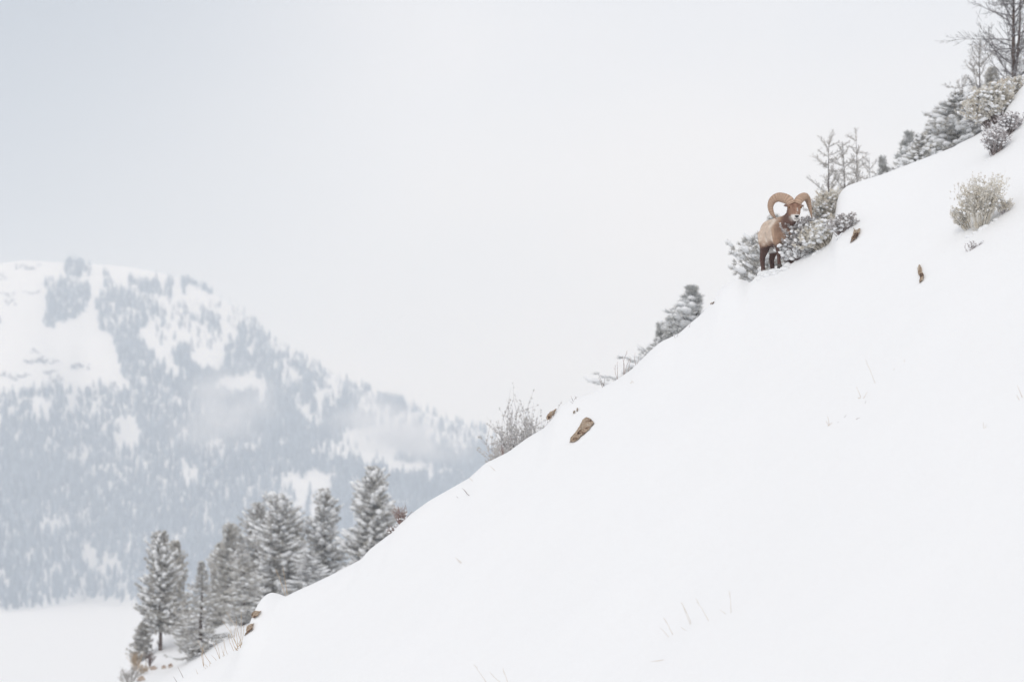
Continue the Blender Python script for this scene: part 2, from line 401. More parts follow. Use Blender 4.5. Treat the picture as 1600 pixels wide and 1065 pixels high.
CLEAR = [(375, 603, 44, 17), (408, 622, 9, 22), (275, 586, 15, 10), (196, 682, 22, 25), (195, 668, 8, 22), (127, 717, 26, 9), (80, 707, 12, 7), (186, 751, 9, 7), (85, 822, 26, 11),
         (331, 706, 16, 17), (290, 690, 7, 10), (398, 704, 22, 7), (302, 748, 12, 9), (167, 887, 22, 12), (137, 866, 9, 22), (478, 752, 44, 17), (470, 785, 10, 26),
         (492, 790, 7, 34), (505, 775, 9, 26), (556, 688, 26, 18), (540, 712, 12, 18), (590, 724, 34, 10), (640, 735, 36, 11), (690, 742, 40, 8), (500, 632, 8, 22), (600, 690, 60, 26), (640, 655, 22, 7),
         (68, 640, 14, 16), (110, 640, 8, 14), (150, 640, 6, 12), (20, 690, 6, 5), (480, 655, 8, 15), (700, 690, 20, 8), (310, 610, 8, 6), (525, 745, 14, 7), (50, 872, 8, 14), (104, 868, 8, 9), (205, 850, 6, 12), (760, 640, 20, 12), (300, 640, 5, 9), (250, 640, 4, 8)]
rngj = np.random.RandomState(77)
def forest_density(px, py):
    w1 = 7 * vn(px / 13, py / 13, 5) + rngj.normal(0, 1.8, px.shape); w2 = 7 * vn(px / 13, py / 13, 15) + 3 * vn(px / 4, py / 5, 25) + rngj.normal(0, 2.6, px.shape)
    qx, qy = px + w1, py + w2
    d = np.where(qy > np.interp(px, [a for a, _ in LOW], [b for _, b in LOW]), .95, 0.)
    d = np.where((px > 380) & (py > np.interp(px, [a for a, _ in RID], [b for _, b in RID]) + 1) & (d == 0), .07, d)
    d = np.where(inpoly(qx, qy, SPARSE), np.maximum(d * .5, .12), d)
    for p in WOODS: d = np.where(inpoly(px + w1 * .6, py + w2 * .8, p), .95, d)
    for e in WELL: d = np.where(inell(px + w1 * .4, py + w2 * .4, *e), 1., d)
    d = np.where((px > 440) & (px < 800) & (py < 735) & (vn(px / 26, py / 22, 8) > .06) & (d > .5), .13, d)
    d = np.where(inell(qx, qy, 630, 684, 85, 26), np.minimum(d, .12), d)
    for cx, cy_, rx, ry in CLEAR:
        d = np.where(inell(qx, qy, cx, cy_, rx, ry), .012, d)
    d = np.where((px < 0) | (px > 800), np.where(vn(px / 60, py / 60, 11) > .25, .05, d), d)
    return d * np.where(py < 640, np.clip(.98 + .45 * vn(px / 9, py / 14, 31), .3, 1), np.clip(.92 + .35 * vn(px / 7, py / 12, 33) + .25 * vn(px / 3, py / 5, 34), .25, 1))
rng = np.random.RandomState(7)
n0 = 76000
k_ = rng.uniform(ray(-420, 500)[0], ray(960, 500)[0], n0)
yy = np.sqrt(rng.uniform(2720. ** 2, 3960. ** 2, n0)); xx = k_ * yy
zz = mountain(xx, yy)
ppx, ppy = proj(xx, yy, zz)
keep = (zz > VALLEY - .5) & (rng.uniform(0, 1, n0) < forest_density(ppx, ppy) * .92)
FX, FY, FZ, FPXX, FPYY = xx[keep], yy[keep], zz[keep], ppx[keep], ppy[keep]
FH = rng.uniform(.5, 1.1, len(FX)) * np.where(FPYY < 560, .85, 1.0) * np.where(FPYY > 660, 1.15, 1)
# haze-blurred conifers of the far mountain: spire with drooping, ragged tiers
def far_tree(seed, tiers=7, kk=7, h=14., w=2.5):
    r = np.random.RandomState(seed); a = Acc()
    a.tube([(0, 0, -1.5), (0, 0, h * .5), (0, 0, h * .97)], [.25, .16, .03], 4)
    tr = a.mesh('far_trunk')
    c = Acc()
    for i in range(tiers):
        f = i / tiers; z0 = h * (.10 + .80 * f); R = w * (1 - f) ** .8 * r.uniform(.85, 1.2) + .25; top = z0 + h * .21
        ang = np.arange(kk) * 2 * np.pi / kk + r.uniform(0, 6)
        V = [(0.1 * r.randn(), 0.1 * r.randn(), top)]
        for j, t in enumerate(ang):
            q = R * r.uniform(.65, 1.2); V.append((q * math.cos(t), q * math.sin(t), z0 - r.uniform(0, .8)))
            t2 = t + np.pi / kk; q2 = R * .45; V.append((q2 * math.cos(t2), q2 * math.sin(t2), z0 + .5))
        F = [(0, 1 + j, 1 + (j + 1) % (2 * kk)) for j in range(2 * kk)]
        c.add(V, F)
    return tr, c.mesh('far_crown')
FT = []
for s in range(4):
    tr, cr_ = far_tree(s, 6 + s % 2, 6 + s % 3, 14, [2.6, 2.1, 3.0, 2.4][s])
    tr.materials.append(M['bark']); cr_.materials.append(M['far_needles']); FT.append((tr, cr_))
# single trees: the ones that stand on the skyline and crown, and the front row over the valley floor
ridge_py = np.interp(FPXX, [a for a, _ in RID], [b for _, b in RID])
sky_i = np.where((FPXX > 0) & (FPXX < 790) & (FPYY < ridge_py + 14))[0]; rng.shuffle(sky_i); sky_i = sky_i[:170]
front_i = np.where((FPXX > -30) & (FPXX < 215) & (FPYY > 905))[0]
front_i = front_i[np.argsort(FY[front_i])][:125]
single = np.zeros(len(FX), bool); single[sky_i] = True; single[front_i] = True
def lone_conifer(i, label, group):
    v = int(i) % 4
    e = empty('conifer', (FX[i], FY[i], FZ[i] - .3), float(i) * 2.4); e.scale = (FH[i],) * 3
    for nm, me in (('trunk', FT[v][0]), ('crown', FT[v][1])):
        o = bpy.data.objects.new(nm, me); COL.objects.link(o); o.parent = e
    tag(e, label, 'tree', group)
for i in sky_i:
    if FPXX[i] < 150: lone_conifer(i, 'small hazy conifer in the dark round clump on the mountain summit', 'conifers of the summit clump')
    elif FPXX[i] < 345: lone_conifer(i, 'hazy spire of a conifer on the white shoulder right of the summit clump', 'conifers on the right shoulder of the summit')
    elif FPXX[i] < 560: lone_conifer(i, 'pale hazy conifer on the upper half of the long descending skyline', 'conifers on the upper descending skyline')
    else: lone_conifer(i, 'pale hazy conifer low on the descending skyline, above the drifting mist', 'conifers on the lower descending skyline')
for i in front_i:
    if FPXX[i] < 90: lone_conifer(i, 'blue-grey conifer in the front row over the valley floor, at the left picture edge', 'valley edge conifers at the left')
    else: lone_conifer(i, 'blue-grey conifer in the front row over the valley floor, towards the tall near conifer', 'valley edge conifers towards the middle')
# the rest of the far wood, one mass
rest = ~single
pm = bpy.data.meshes.new('far_forest'); n = int(rest.sum())
pm.vertices.add(n); pm.vertices.foreach_set('co', np.stack([FX[rest], FY[rest], FZ[rest] - .3], 1).astype(np.float32).ravel())
a1 = pm.attributes.new('scl', 'FLOAT', 'POINT'); a1.data.foreach_set('value', FH[rest].astype(np.float32))
a2 = pm.attributes.new('rot', 'FLOAT', 'POINT'); a2.data.foreach_set('value', rng.uniform(0, 6.28, n).astype(np.float32))
a3 = pm.attributes.new('idx', 'INT', 'POINT'); a3.data.foreach_set('value', rng.randint(0, 4, n).astype(np.int32))
fo = bpy.data.objects.new('far_forest', pm); COL.objects.link(fo); tag(fo, 'snow-dusted conifer forest covering the hazy mountain', None, None, 'stuff')
tcol = bpy.data.collections.new('conifer_shapes')
for s, (tr, cr_) in enumerate(FT):
    a = Acc()
    for me in (cr_, tr):
        V = np.zeros(len(me.vertices) * 3); me.vertices.foreach_get('co', V)
        F = np.zeros(len(me.loops), int); me.loops.foreach_get('vertex_index', F); a.add(V.reshape(-1, 3), F.reshape(-1, 3))
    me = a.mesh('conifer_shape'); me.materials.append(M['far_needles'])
    tcol.objects.link(bpy.data.objects.new(f'conifer_shape_{s}', me))
ng = bpy.data.node_groups.new('scatter', 'GeometryNodeTree')
ng.interface.new_socket('Geometry', in_out='INPUT', socket_type='NodeSocketGeometry')
ng.interface.new_socket('Geometry', in_out='OUTPUT', socket_type='NodeSocketGeometry')
gi = N(ng, 'NodeGroupInput'); go = N(ng, 'NodeGroupOutput'); ip = N(ng, 'GeometryNodeInstanceOnPoints')
ci = N(ng, 'GeometryNodeCollectionInfo'); ci.inputs['Collection'].default_value = tcol; ci.inputs['Separate Children'].default_value = True
ip.inputs['Pick Instance'].default_value = True
def named(nm, ty):
    q = N(ng, 'GeometryNodeInputNamedAttribute', data_type=ty); q.inputs['Name'].default_value = nm; return q.outputs['Attribute']
cx = N(ng, 'ShaderNodeCombineXYZ')
k = ng.links.new
k(gi.outputs[0], ip.inputs['Points']); k(ci.outputs[0], ip.inputs['Instance']); k(named('idx', 'INT'), ip.inputs['Instance Index'])
k(named('rot', 'FLOAT'), cx.inputs[2]); k(cx.outputs[0], ip.inputs['Rotation']); k(named('scl', 'FLOAT'), ip.inputs['Scale']); k(ip.outputs[0], go.inputs[0])
md = fo.modifiers.new('scatter', 'NODES'); md.node_group = ng

# dead standing trunks on the right-hand slopes
a = Acc(); a.tube([(0, 0, -1), (.1, 0, 6), (0, .1, 13)], [.42, .3, .12], 4)
for q in range(9):
    t = q * 2.4; z = 3 + q * 1.0; a.tube([(0, 0, z), (1.3 * math.cos(t), 1.3 * math.sin(t), z - .25)], [.08, .03], 3)
snag_me = a.mesh('snag'); snag_me.materials.append(M['far_wood'])
cnt = 0
for q in range(4000):
    if cnt >= 240: break
    px = rng.uniform(215, 760); rp = np.interp(px, [c for c, _ in RID], [d for _, d in RID])
    py = rp + abs(rng.normal(0, 22 if px > 345 else 60))
    if px < 345 and not inpoly(np.array([px]), np.array([py]), SPARSE)[0] : continue
    a_, b_ = ray(px, py); Y = np.arange(3300, 3899, 3.); h = mountain(a_ * Y, Y) - b_ * Y
    i = int(np.argmax(h > 0))
    if h[i] <= 0: continue
    y = Y[i]; s = rng.uniform(.5, 1.15)
    o = bpy.data.objects.new('dead_tree', snag_me); COL.objects.link(o)
    o.location = (a_ * y, y, float(mountain(np.array(a_ * y), np.array(y)))); o.scale = (s, s, s); o.rotation_euler = (rng.uniform(-.06, .06), rng.uniform(-.06, .06), rng.uniform(0, 6))
    w_ = 'on the sparse shoulder under the mountain summit' if px < 345 else 'along the upper descending skyline' if px < 560 else 'along the lower descending skyline, above the mist'
    tag(o, 'thin bare dead trunk in haze ' + w_, 'dead tree', 'dead trunks ' + w_)
    cnt += 1

# rock bands on the open upper slope
def outcrop(px, py, wpx, hpx, seed, label):
    a_, b_ = ray(px, py); Y = np.arange(2900, 3950, 4.); h = mountain(a_ * Y, Y) - b_ * Y
    y = float(Y[int(np.argmax(h > 0))]); s = y / FPX
    r = np.random.RandomState(seed); c = Acc(); n = max(5, int(wpx / 2.2))
    for i in range(n):
        f = (i + .5) / n * 2 - 1
        x = (f + r.uniform(-.15, .15)) * wpx / 2 * s; hh = hpx * s * (1 - f * f * .6) * r.uniform(.4, 1.1)
        aa, bb = ray(px + x / s, py + 2.2 * math.sin(f * 4 + seed) + r.uniform(-.5, .5) * hpx); h2 = mountain(aa * Y, Y) - bb * Y; yy = float(Y[int(np.argmax(h2 > 0))]); yy = y + min(70, max(-70, yy - y))
        V, F = BLOBS[i % 4]; V = V * np.array([wpx * s / n * r.uniform(.35, 1.1), 4 + hh * .5, hh * r.uniform(.3, .75)]) + np.array([aa * yy - a_ * y, yy - y, float(mountain(np.array(aa * yy), np.array(yy))) - float(mountain(np.array(a_ * y), np.array(y))) + .1 * hh])
        c.add(V, F)
    o = link('rock_outcrop', c.mesh('rock_outcrop'), M['far_rock'], smooth=False); o.location = (a_ * y, y, float(mountain(np.array(a_ * y), np.array(y))))
    tag(o, label, 'rock', 'rock bands on the open slope of the mountain')
outcrop(12, 461, 26, 4, 1, 'low dark cliff band at the picture edge below the summit clump, upper slope')
outcrop(50, 458, 28, 4, 2, 'short broken cliff band just left of the wood below the summit clump')
outcrop(16, 473, 16, 7, 3, 'blocky outcrop just below the upper cliff band, near the picture edge')
outcrop(4, 432, 12, 6, 4, 'small pale outcrop high on the summit at the left picture edge')
outcrop(42, 418, 38, 6, 13, 'faint rocky patch on the rounded summit left of the tree clump')
outcrop(66, 565, 52, 7, 5, 'long dark ledge on the open slope, left half of the middle rock band')
outcrop(125, 575, 34, 7, 6, 'dark ledge on the open slope, right half of the middle rock band')
outcrop(22, 589, 52, 5, 7, 'thin ledge line at the left picture edge under the middle rock band')
outcrop(78, 583, 22, 5, 8, 'small ledge under the middle rock band')
outcrop(88, 594, 20, 7, 9, 'squat outcrop below the small ledge on the open slope')
outcrop(178, 606, 14, 7, 10, 'rock knob at the lower right corner of the open slope')
outcrop(70, 614, 60, 7, 11, 'lowest rock band above the lower forest')
outcrop(55, 550, 14, 4, 12, 'tiny ledge above the middle rock band')
outcrop(285, 492, 26, 4, 14, 'short dark ledge on the sparse slope right of the main forest band')
outcrop(378, 510, 40, 4, 15, 'thin ledge just under the descending skyline')

# ------------------------------------------------------------------ haze and drifting mist
def box_mesh(name, x0, x1, y0, y1, z0, z1):
    V = [(x, y, z) for x in (x0, x1) for y in (y0, y1) for z in (z0, z1)]
    F = [(0, 1, 3, 2), (4, 6, 7, 5), (0, 4, 5, 1), (2, 3, 7, 6), (0, 2, 6, 4), (1, 5, 7, 3)]
    return mesh_np(name, V, F)
m = bpy.data.materials.new('thin_winter_haze'); m.use_nodes = True; t = m.node_tree; t.nodes.clear()
mo = N(t, 'ShaderNodeOutputMaterial'); pv = N(t, 'ShaderNodeVolumePrincipled')
pv.inputs['Color'].default_value = (.76, .865, 1, 1); pv.inputs['Absorption Color'].default_value = (1, 1, 1, 1)
pv.inputs['Density'].default_value = .00032; pv.inputs['Anisotropy'].default_value = .0
t.links.new(pv.outputs[0], mo.inputs['Volume']); m.cycles.homogeneous_volume = True
HTOP = float(_rz.max()) + 45
ho = link('haze', box_mesh('haze', -XW - 60, XW + 60, -660, 5660, VALLEY - 3.0, HTOP), m, smooth=False); tag(ho, 'thin pale winter haze filling the valley', None, None, 'stuff')
def mist(px, py, Y, rx, ry, rz, dens, seed, label, tilt=0.):
    m = bpy.data.materials.new('blowing_snow_mist'); m.use_nodes = True; t = m.node_tree; t.nodes.clear()
    mo = N(t, 'ShaderNodeOutputMaterial'); pv = N(t, 'ShaderNodeVolumePrincipled')
    pv.inputs['Color'].default_value = (.97, .98, 1, 1)
    tcn = N(t, 'ShaderNodeTexCoord'); ln = N(t, 'ShaderNodeVectorMath', operation='LENGTH')
    mr = N(t, 'ShaderNodeMapRange', interpolation_type='SMOOTHSTEP'); mr.inputs['From Min'].default_value = .98; mr.inputs['From Max'].default_value = .1
    n = N(t, 'ShaderNodeTexNoise'); n.inputs['Scale'].default_value = 1.5; n.inputs['Detail'].default_value = 2
    mp_ = N(t, 'ShaderNodeMapping'); mp_.inputs['Location'].default_value = (seed, seed * .7, 0); mp_.inputs['Scale'].default_value = (1.2, .6, 1)
    r = N(t, 'ShaderNodeMapRange'); r.inputs['From Min'].default_value = .36; r.inputs['From Max'].default_value = .7
    mu = N(t, 'ShaderNodeMath', operation='MULTIPLY'); mu2 = N(t, 'ShaderNodeMath', operation='MULTIPLY'); mu2.inputs[1].default_value = dens
    k = t.links.new
    k(tcn.outputs['Object'], ln.inputs[0]); k(ln.outputs['Value'], mr.inputs['Value']); k(tcn.outputs['Object'], mp_.inputs[0]); k(mp_.outputs[0], n.inputs[0]); k(n.outputs[0], r.inputs['Value'])
    k(mr.outputs[0], mu.inputs[0]); k(r.outputs[0], mu.inputs[1]); k(mu.outputs[0], mu2.inputs[0]); k(mu2.outputs[0], pv.inputs['Density']); k(pv.outputs[0], mo.inputs['Volume'])
    V, F = blob_template(1, 2); V = V / np.linalg.norm(V, axis=1)[:, None]
    o = link('mist_bank', mesh_np('mist_bank', V, F), m); a_, b_ = ray(px, py); o.location = (a_ * Y, Y, b_ * Y); o.scale = (rx, ry, rz); o.rotation_euler = (0, tilt, 0)
    tag(o, label, None, None, 'stuff')
mist(625, 682, 3300, 105, 90, 40, .060, 1.3, 'white drifting mist over the right-hand slope', .2)
mist(350, 640, 3200, 85, 90, 62, .026, 4.1, 'faint drifting mist over the middle of the forest', -.3)
mist(590, 655, 3400, 60, 70, 45, .026, 7.7, 'thin wisp of mist rising above the mist bank', -.5)
#PART2
# ------------------------------------------------------------------ conifers of the middle distance
TUFT_V, TUFT_F = [], []
_r = np.random.RandomState(5)
for q in range(8):
    az = q * 2.4; sprd = .55 + .5 * _r.rand(); d = np.array([1, sprd * math.cos(az) * .9, sprd * math.sin(az) * .8]); d /= np.linalg.norm(d)
    s = np.cross(d, _r.randn(3)); s /= np.linalg.norm(s); n = len(TUFT_V)
    TUFT_V += [s * .02 - .1 * d, d * _r.uniform(.8, 1.1), -s * .13 + d * .35]; TUFT_F.append((n, n + 1, n + 2))
TUFT_V, TUFT_F = np.array(TUFT_V), np.array(TUFT_F)
def conifer(h, R, seed, nb=230, base=.06, snow=.5, powr=.7, mat_='needles', wob=.25, ts=.15, lean=0.0, snow_size=1.0, clump=0.0, rise=1.15):
    """a conifer root Empty with trunk, branches, needles and snow; R = widest branch length"""
    r = np.random.RandomState(seed)
    root = empty('conifer')
    ph = r.uniform(0, 6, 3)
    def axis_at(z): return np.array([lean * z + .03 * math.sin(z * 1.3 + ph[0]), .03 * math.sin(z * 1.7 + ph[1]), z])
    tk = Acc(); zs = np.linspace(-.8, h, 14)
    tk.tube([axis_at(z) for z in zs], [.020 * h * (1 - .93 * max(0, z) / h) for z in zs], 8)
    link('trunk', tk.mesh('trunk'), M['bark'], root)
    br = Acc(); P = []; D = []; SP_ = []; SD = []; SS = []
    for i in range(nb):
        f = base + (1 - base) * (i + r.rand()) / nb
        az = i * 2.399 + r.uniform(-.5, .5)
        g = min(1, (1 - f) / .9 * 1.0); prof = g ** powr * (1 + wob * math.sin(f * 17 + az + ph[2])) * (.55 + .45 * min(1, (f - base) / .12 + .3))
        Lb = R * prof * r.uniform(.66, 1.16) + .03
        el = -.28 + rise * f ** 2.2 + r.uniform(-.12, .12)
        dirh = np.array([math.cos(az), math.sin(az), 0])
        z0 = h * f; o = axis_at(z0)
        ns = max(3, int(Lb / .13)); s = np.linspace(0, 1, ns)
        pts = o + dirh * (s * Lb * math.cos(el))[:, None] + np.array([0, 0, 1.]) * (s * Lb * math.sin(el) - .16 * Lb * np.sin(np.pi * s) * (1 - f) + .10 * Lb * s ** 3)[:, None]
        br.tube(pts[::max(1, ns // 4)] if ns > 6 else pts[[0, -1]], np.linspace(.018 * (1.2 - f), .004, len(pts[::max(1, ns // 4)] if ns > 6 else pts[[0, -1]])), 3)
        tang = np.gradient(pts, axis=0); tang /= np.linalg.norm(tang, axis=1)[:, None] + 1e-9
        side = np.cross(tang, (0, 0, 1.))
        for j in range(ns):
            if s[j] < .18 and Lb > .5: continue
            lat = .30 * (1 - s[j]) * Lb + .05
            for sg in (-1, 1, 0):
                m_ = 1 if sg == 0 else max(1, int(lat / .14))
                for q in range(m_):
                    if clump and vn(seed, i * .7, j * .5) < -clump: continue
                    w = 0 if sg == 0 else (q + 1) / m_ * lat
                    P.append(pts[j] + side[j] * sg * w + tang[j] * w * .5 + np.array([0, 0, -.10 * w]) + r.randn(3) * .015)
                    D.append(tang[j] + side[j] * sg * .9 + r.randn(3) * .25)
            if r.rand() < 1.45 * snow * (.55 + .45 * (1 - f)) and s[j] > .28:
                a = r.uniform(.6, 1.5) * snow_size * (.55 + .45 * min(1, Lb / R * 1.6)); SP_.append(pts[j] + side[j] * r.uniform(-.6, .6) * lat + np.array([0, 0, .035 * a]))
                SD.append(tang[j]); SS.append((.145 * a, .095 * a, .05 * a))
    P, D = np.array(P), np.array(D)
    nd = Acc(); Rm = frames(D + np.array([0, 0, .12])) * (r.uniform(.8, 1.3, len(P)) * ts)[:, None, None]
    nd.inst(TUFT_V, TUFT_F, Rm, P)
    tag(link('branches', br.mesh('branches'), M['bark'], root), kind='stuff')
    tag(link('needles', nd.mesh('needles'), M[mat_], root, smooth=False), kind='stuff')
    if SP_:
        sn = Acc(); SP_, SD, SS = np.array(SP_), np.array(SD), np.array(SS)
        SRm = frames(SD) * SS[:, None, :]
        for q in range(4): sn.inst(BLOBS[q][0], BLOBS[q][1], SRm[q::4], SP_[q::4])
        tag(link('snow_load', sn.mesh('snow_load'), M['snow_load'], root), kind='stuff')
    root['h'] = h; root['R'] = R
    return root
def stand(root, px, Y, top_py, label, cat='tree', group=None, rz=0.0, base_py=None, sxy=1.0, w=None):
    """stand a thing of height h on the hill so that it reaches up to the wanted line"""
    a_, b_ = ray(px, top_py); x = a_ * Y; z = float(hill(x, Y)); s = (b_ * Y - z) / root['h']
    if w: sxy = w * Y / FPX / (root['R'] * s)
    root.location = (x, Y, z); root.scale = (s * sxy, s * sxy, s); root.rotation_euler = (0, 0, rz)
    return tag(root, label, cat, group)
G_ = 'snow-laden conifers in the gully behind the slope'
def strip(root):
    for q in ('h', 'R'):
        if q in root: del root[q]
things = []
# heights in metres are close to what the line of sight gives, so the scale stays near 1
def put(var, px, Y, top, w, label, group, rz=0.0):
    stand(var, px, Y, top, label, group=group, rz=rz, w=w); things.append(var); return var
T1 = put(conifer(5.3, 1.25, 11, 240, .17, .62, .42, snow_size=1.2, wob=.35), 251, 158, 838, 36, 'tall snow-laden conifer at the left, standing alone on a bare lower trunk', G_)
T2 = put(conifer(5.4, 1.1, 12, 190, .12, .35, .42, 'needles_pale', ts=.18, wob=.4), 275, 169, 850, 24, 'paler conifer close behind the right side of the leftmost tall conifer', G_)
T3 = put(conifer(2.1, .62, 13, 110, .05, .35, .7, lean=.10), 219, 158, 973, 19, 'young small conifer lowest at the left, below the tall one', G_)
T4 = put(conifer(5.3, 1.75, 14, 190, .03, .35, 1.35, 'needles', wob=.45, clump=.3, snow_size=.9), 315, 146, 878, 62, 'thin-crowned conifer with a dark trunk and a bare pointed top', G_)
T5 = put(conifer(6.2, 1.35, 15, 240, .08, .4, .45, 'needles_pale', wob=.4, ts=.18), 362, 166, 822, 36, 'pale grey conifer at the left end of the dense group', G_)
T6 = put(conifer(6.4, 1.4, 16, 250, .08, .45, .45, 'needles', wob=.4, clump=.4), 402, 163, 790, 42, 'conifer with a blunt top in the middle of the dense group', G_)
T7 = put(conifer(5.8, 1.6, 17, 280, .05, .62, .45, 'needles', snow_size=1.35, wob=.4, clump=.4), 435, 157, 777, 50, 'tallest conifer of the dense group, thick with snow pads', G_)
T8 = put(conifer(3.8, .9, 18, 140, .05, .5, .8, 'needles_pale', wob=.4), 464, 166, 812, 28, 'slim pale conifer behind the right side of the dense group', G_)
T9 = put(conifer(4.9, 1.2, 19, 190, .06, .65, .5, 'needles', clump=.3, snow_size=1.35, wob=.4), 508, 158, 768, 36, 'open-crowned conifer with a visible dark trunk, second from the right', G_)
T10 = put(conifer(5.6, 1.60, 20, 330, .04, .75, .5, 'needles', snow_size=1.45, wob=.3), 583, 155, 735, 46, 'broad full conifer heavy with snow, rightmost of the gully conifers', G_)
T11 = put(copy_thing(T5), 343, 172, 852, 24, 'dim conifer showing between the thin-crowned tree and the pale grey one', G_, 2.1)
T12 = put(copy_thing(T8), 382, 150, 868, 36, 'low pale conifer in front of the dense group', G_, 1.1)
T13 = put(copy_thing(T9), 482, 152, 862, 34, 'short snowy conifer half hidden behind the crest beside the open-crowned one', G_, 3.0)
T14 = put(copy_thing(T7), 418, 170, 806, 44, 'conifer filling the gap behind the tallest of the dense group', G_, 4.0)
G2 = 'conifers behind the crest'
K1 = put(conifer(4.2, 2.0, 31, 280, .10, .6, .85, 'needles', wob=.5, clump=.22, ts=.13), 1207, 84, 344, 125, 'dark green conifer with open boughs directly behind the bighorn ram', G2)
K2 = put(conifer(4.0, 1.5, 32, 230, .12, .4, 1.25, 'rime_needles', wob=.55, clump=.3, ts=.105, rise=1.5), 1083, 84, 452, 165, 'open grey conifer top rising from behind the crest below the ram', G2)
K3 = put(copy_thing(K2), 1054, 86, 488, 125, 'lower conifer top just downhill of the open grey one', G2, 2.0)
K4 = put(copy_thing(K2), 1031, 88, 509, 95, 'smallest conifer tip, lowest of three behind the crest', G2, 4.1)
K5 = put(conifer(5.4, 1.9, 33, 330, .25, 1.2, .7, 'needles', wob=.5, snow_size=1.25, ts=.13, rise=.35, clump=.35), 1494, 90, 147, 105, 'bough-layered conifer weighed down by thick snow near the top right', G2)
K6 = put(copy_thing(K5), 1462, 92, 190, 85, 'shorter snow-covered conifer beside the bough-layered one', G2, 2.5)
K7 = put(copy_thing(K2), 1421, 86, 212, 120, 'small dark conifer tip at the lower end of the upper right group', G2, 1.0)
K8 = put(copy_thing(K2), 1379, 88, 250, 95, 'tiny pale conifer tip alone on the crest between bare trees and snowy conifers', G2, 5.0)
K9 = put(conifer(5.6, .9, 34, 160, .2, .6, .8, 'needles_pale'), 1549, 92, 110, 48, 'small frosted conifer between the two bare trees at the top right', G2)
K10 = put(copy_thing(K5), 1440, 84, 211, 80, 'low snow-covered conifer hugging the crest left of the bough-layered one', G2, 4.2)

# ------------------------------------------------------------------ bare trees
def wiggle(p, d, L, n, r, amp, lift=0.0):
    pts = [np.array(p, float)]; d = np.array(d, float)
    for i in range(n):
        d = d + r.randn(3) * amp + np.array([0, 0, lift]); d /= np.linalg.norm(d); pts.append(pts[-1] + d * L / n)
    return np.array(pts)
def bare_tree(h, R, seed, nb, m_='frost_twig', base=.2, fork=False, up=.45, thick=1.0, crook=.12):
    r = np.random.RandomState(seed); root = empty('bare_tree'); root['h'] = h
    tr = wiggle((0, 0, -.6), (0, 0, 1), h + .6, 12, r, .05, .05); tr[:, :2] = (tr[:, :2] - tr[-1, :2] * np.linspace(0, 1, 13)[:, None]) * (.6 if thick > .95 else .3); tr[:, 2] = np.linspace(-.6, h, 13)
    c = Acc(); rs = np.linspace(.021 * h * thick, .004, 13); c.tube(tr, rs, 7)
    link('trunk', c.mesh('trunk'), M['bark' if thick > .9 else 'dead_wood'], root)
    if fork:
        c = Acc(); k = 7; f2 = wiggle(tr[k], (.22, .1, 1), h * .45, 6, r, .09, .05); c.tube(f2, np.linspace(rs[k] * .7, .006, 7), 6); link('trunk_fork', c.mesh('trunk_fork'), M['bark'], root)
    for i in range(nb):
        f = base + (1 - base) * (i + r.rand() * .8) / nb; j = min(11, int((f * h + .6) / (h + .6) * 12))
        p = tr[j] + (tr[j + 1] - tr[j]) * r.rand(); az = i * 2.4 + r.uniform(-.5, .5)
        L_ = R * (1 - f) ** .6 * r.uniform(.6, 1.15) + .15
        e = up * r.uniform(-.2, 1.2) - .25 * (1 - f)
        d = np.array([math.cos(az) * math.cos(e), math.sin(az) * math.cos(e), math.sin(e)])
        b = wiggle(p, d, L_, 6, r, crook, .05); c = Acc(); c.tube(b, np.linspace(.013 * thick + .004, .004, 7), 4)
        for q in range(1, 7):
            for sgn in range(3):
                dd = (b[q] - b[q - 1]) / (L_ / 6) + r.randn(3) * .65; dd /= np.linalg.norm(dd); dd[2] += .15
                l2 = L_ * r.uniform(.15, .38); w = wiggle(b[q], dd, l2, 3, r, .15, .05); c.tube(w, [.005, .004, .0035, .003], 3)
                for _ in range(2):
                    ww = wiggle(w[r.randint(1, 3)], dd + r.randn(3) * .5, l2 * .5, 2, r, .1, .05); c.tube(ww, [.004, .0035, .003], 3)
        link('branch', c.mesh('branch'), M[m_], root)
    return root
G3 = 'leafless trees behind the crest'
B1 = bare_tree(6.8, 2.1, 41, 90, 'dead_wood', .16, True, .95, 1.0); stand(B1, 1586, 88, -70, 'tall leafless tree with a forked dark trunk at the top right corner', group=G3); things.append(B1)
B2 = bare_tree(5.0, 1.3, 42, 50, 'frost_twig', .2, False, 1.0, .8); stand(B2, 1529, 90, 72, 'slender leafless tree left of the forked one', group=G3); things.append(B2)
B3 = bare_tree(4.0, .9, 43, 34, 'frost_twig', .25, False, 1.0, .6); stand(B3, 1503, 92, 117, 'small leafless sapling above the bough-layered snowy conifer', group=G3); things.append(B3)
B4 = bare_tree(4.8, .85, 44, 64, 'frost_twig', .2, False, 1.0, .72, .05); stand(B4, 1295, 84, 221, 'leafless tree, leftmost of the three thin trunks above the bushes', group=G3); things.append(B4)
B5 = bare_tree(4.8, .6, 47, 56, 'frost_twig', .2, False, 1.0, .72, .05); stand(B5, 1317, 85, 226, 'leafless tree, middle of the three thin trunks above the bushes', group=G3); things.append(B5)
B6 = bare_tree(4.8, .7, 48, 60, 'frost_twig', .2, False, 1.0, .78, .05); stand(B6, 1338, 83, 218, 'leafless tree, rightmost of the three thin trunks, nearest the snow mound', group=G3); things.append(B6)
B7 = copy_thing(B3); stand(B7, 1358, 88, 245, 'tiny leafless sapling on the mound right of the three thin trunks', group=G3, rz=1.2, sxy=.8); things.append(B7)

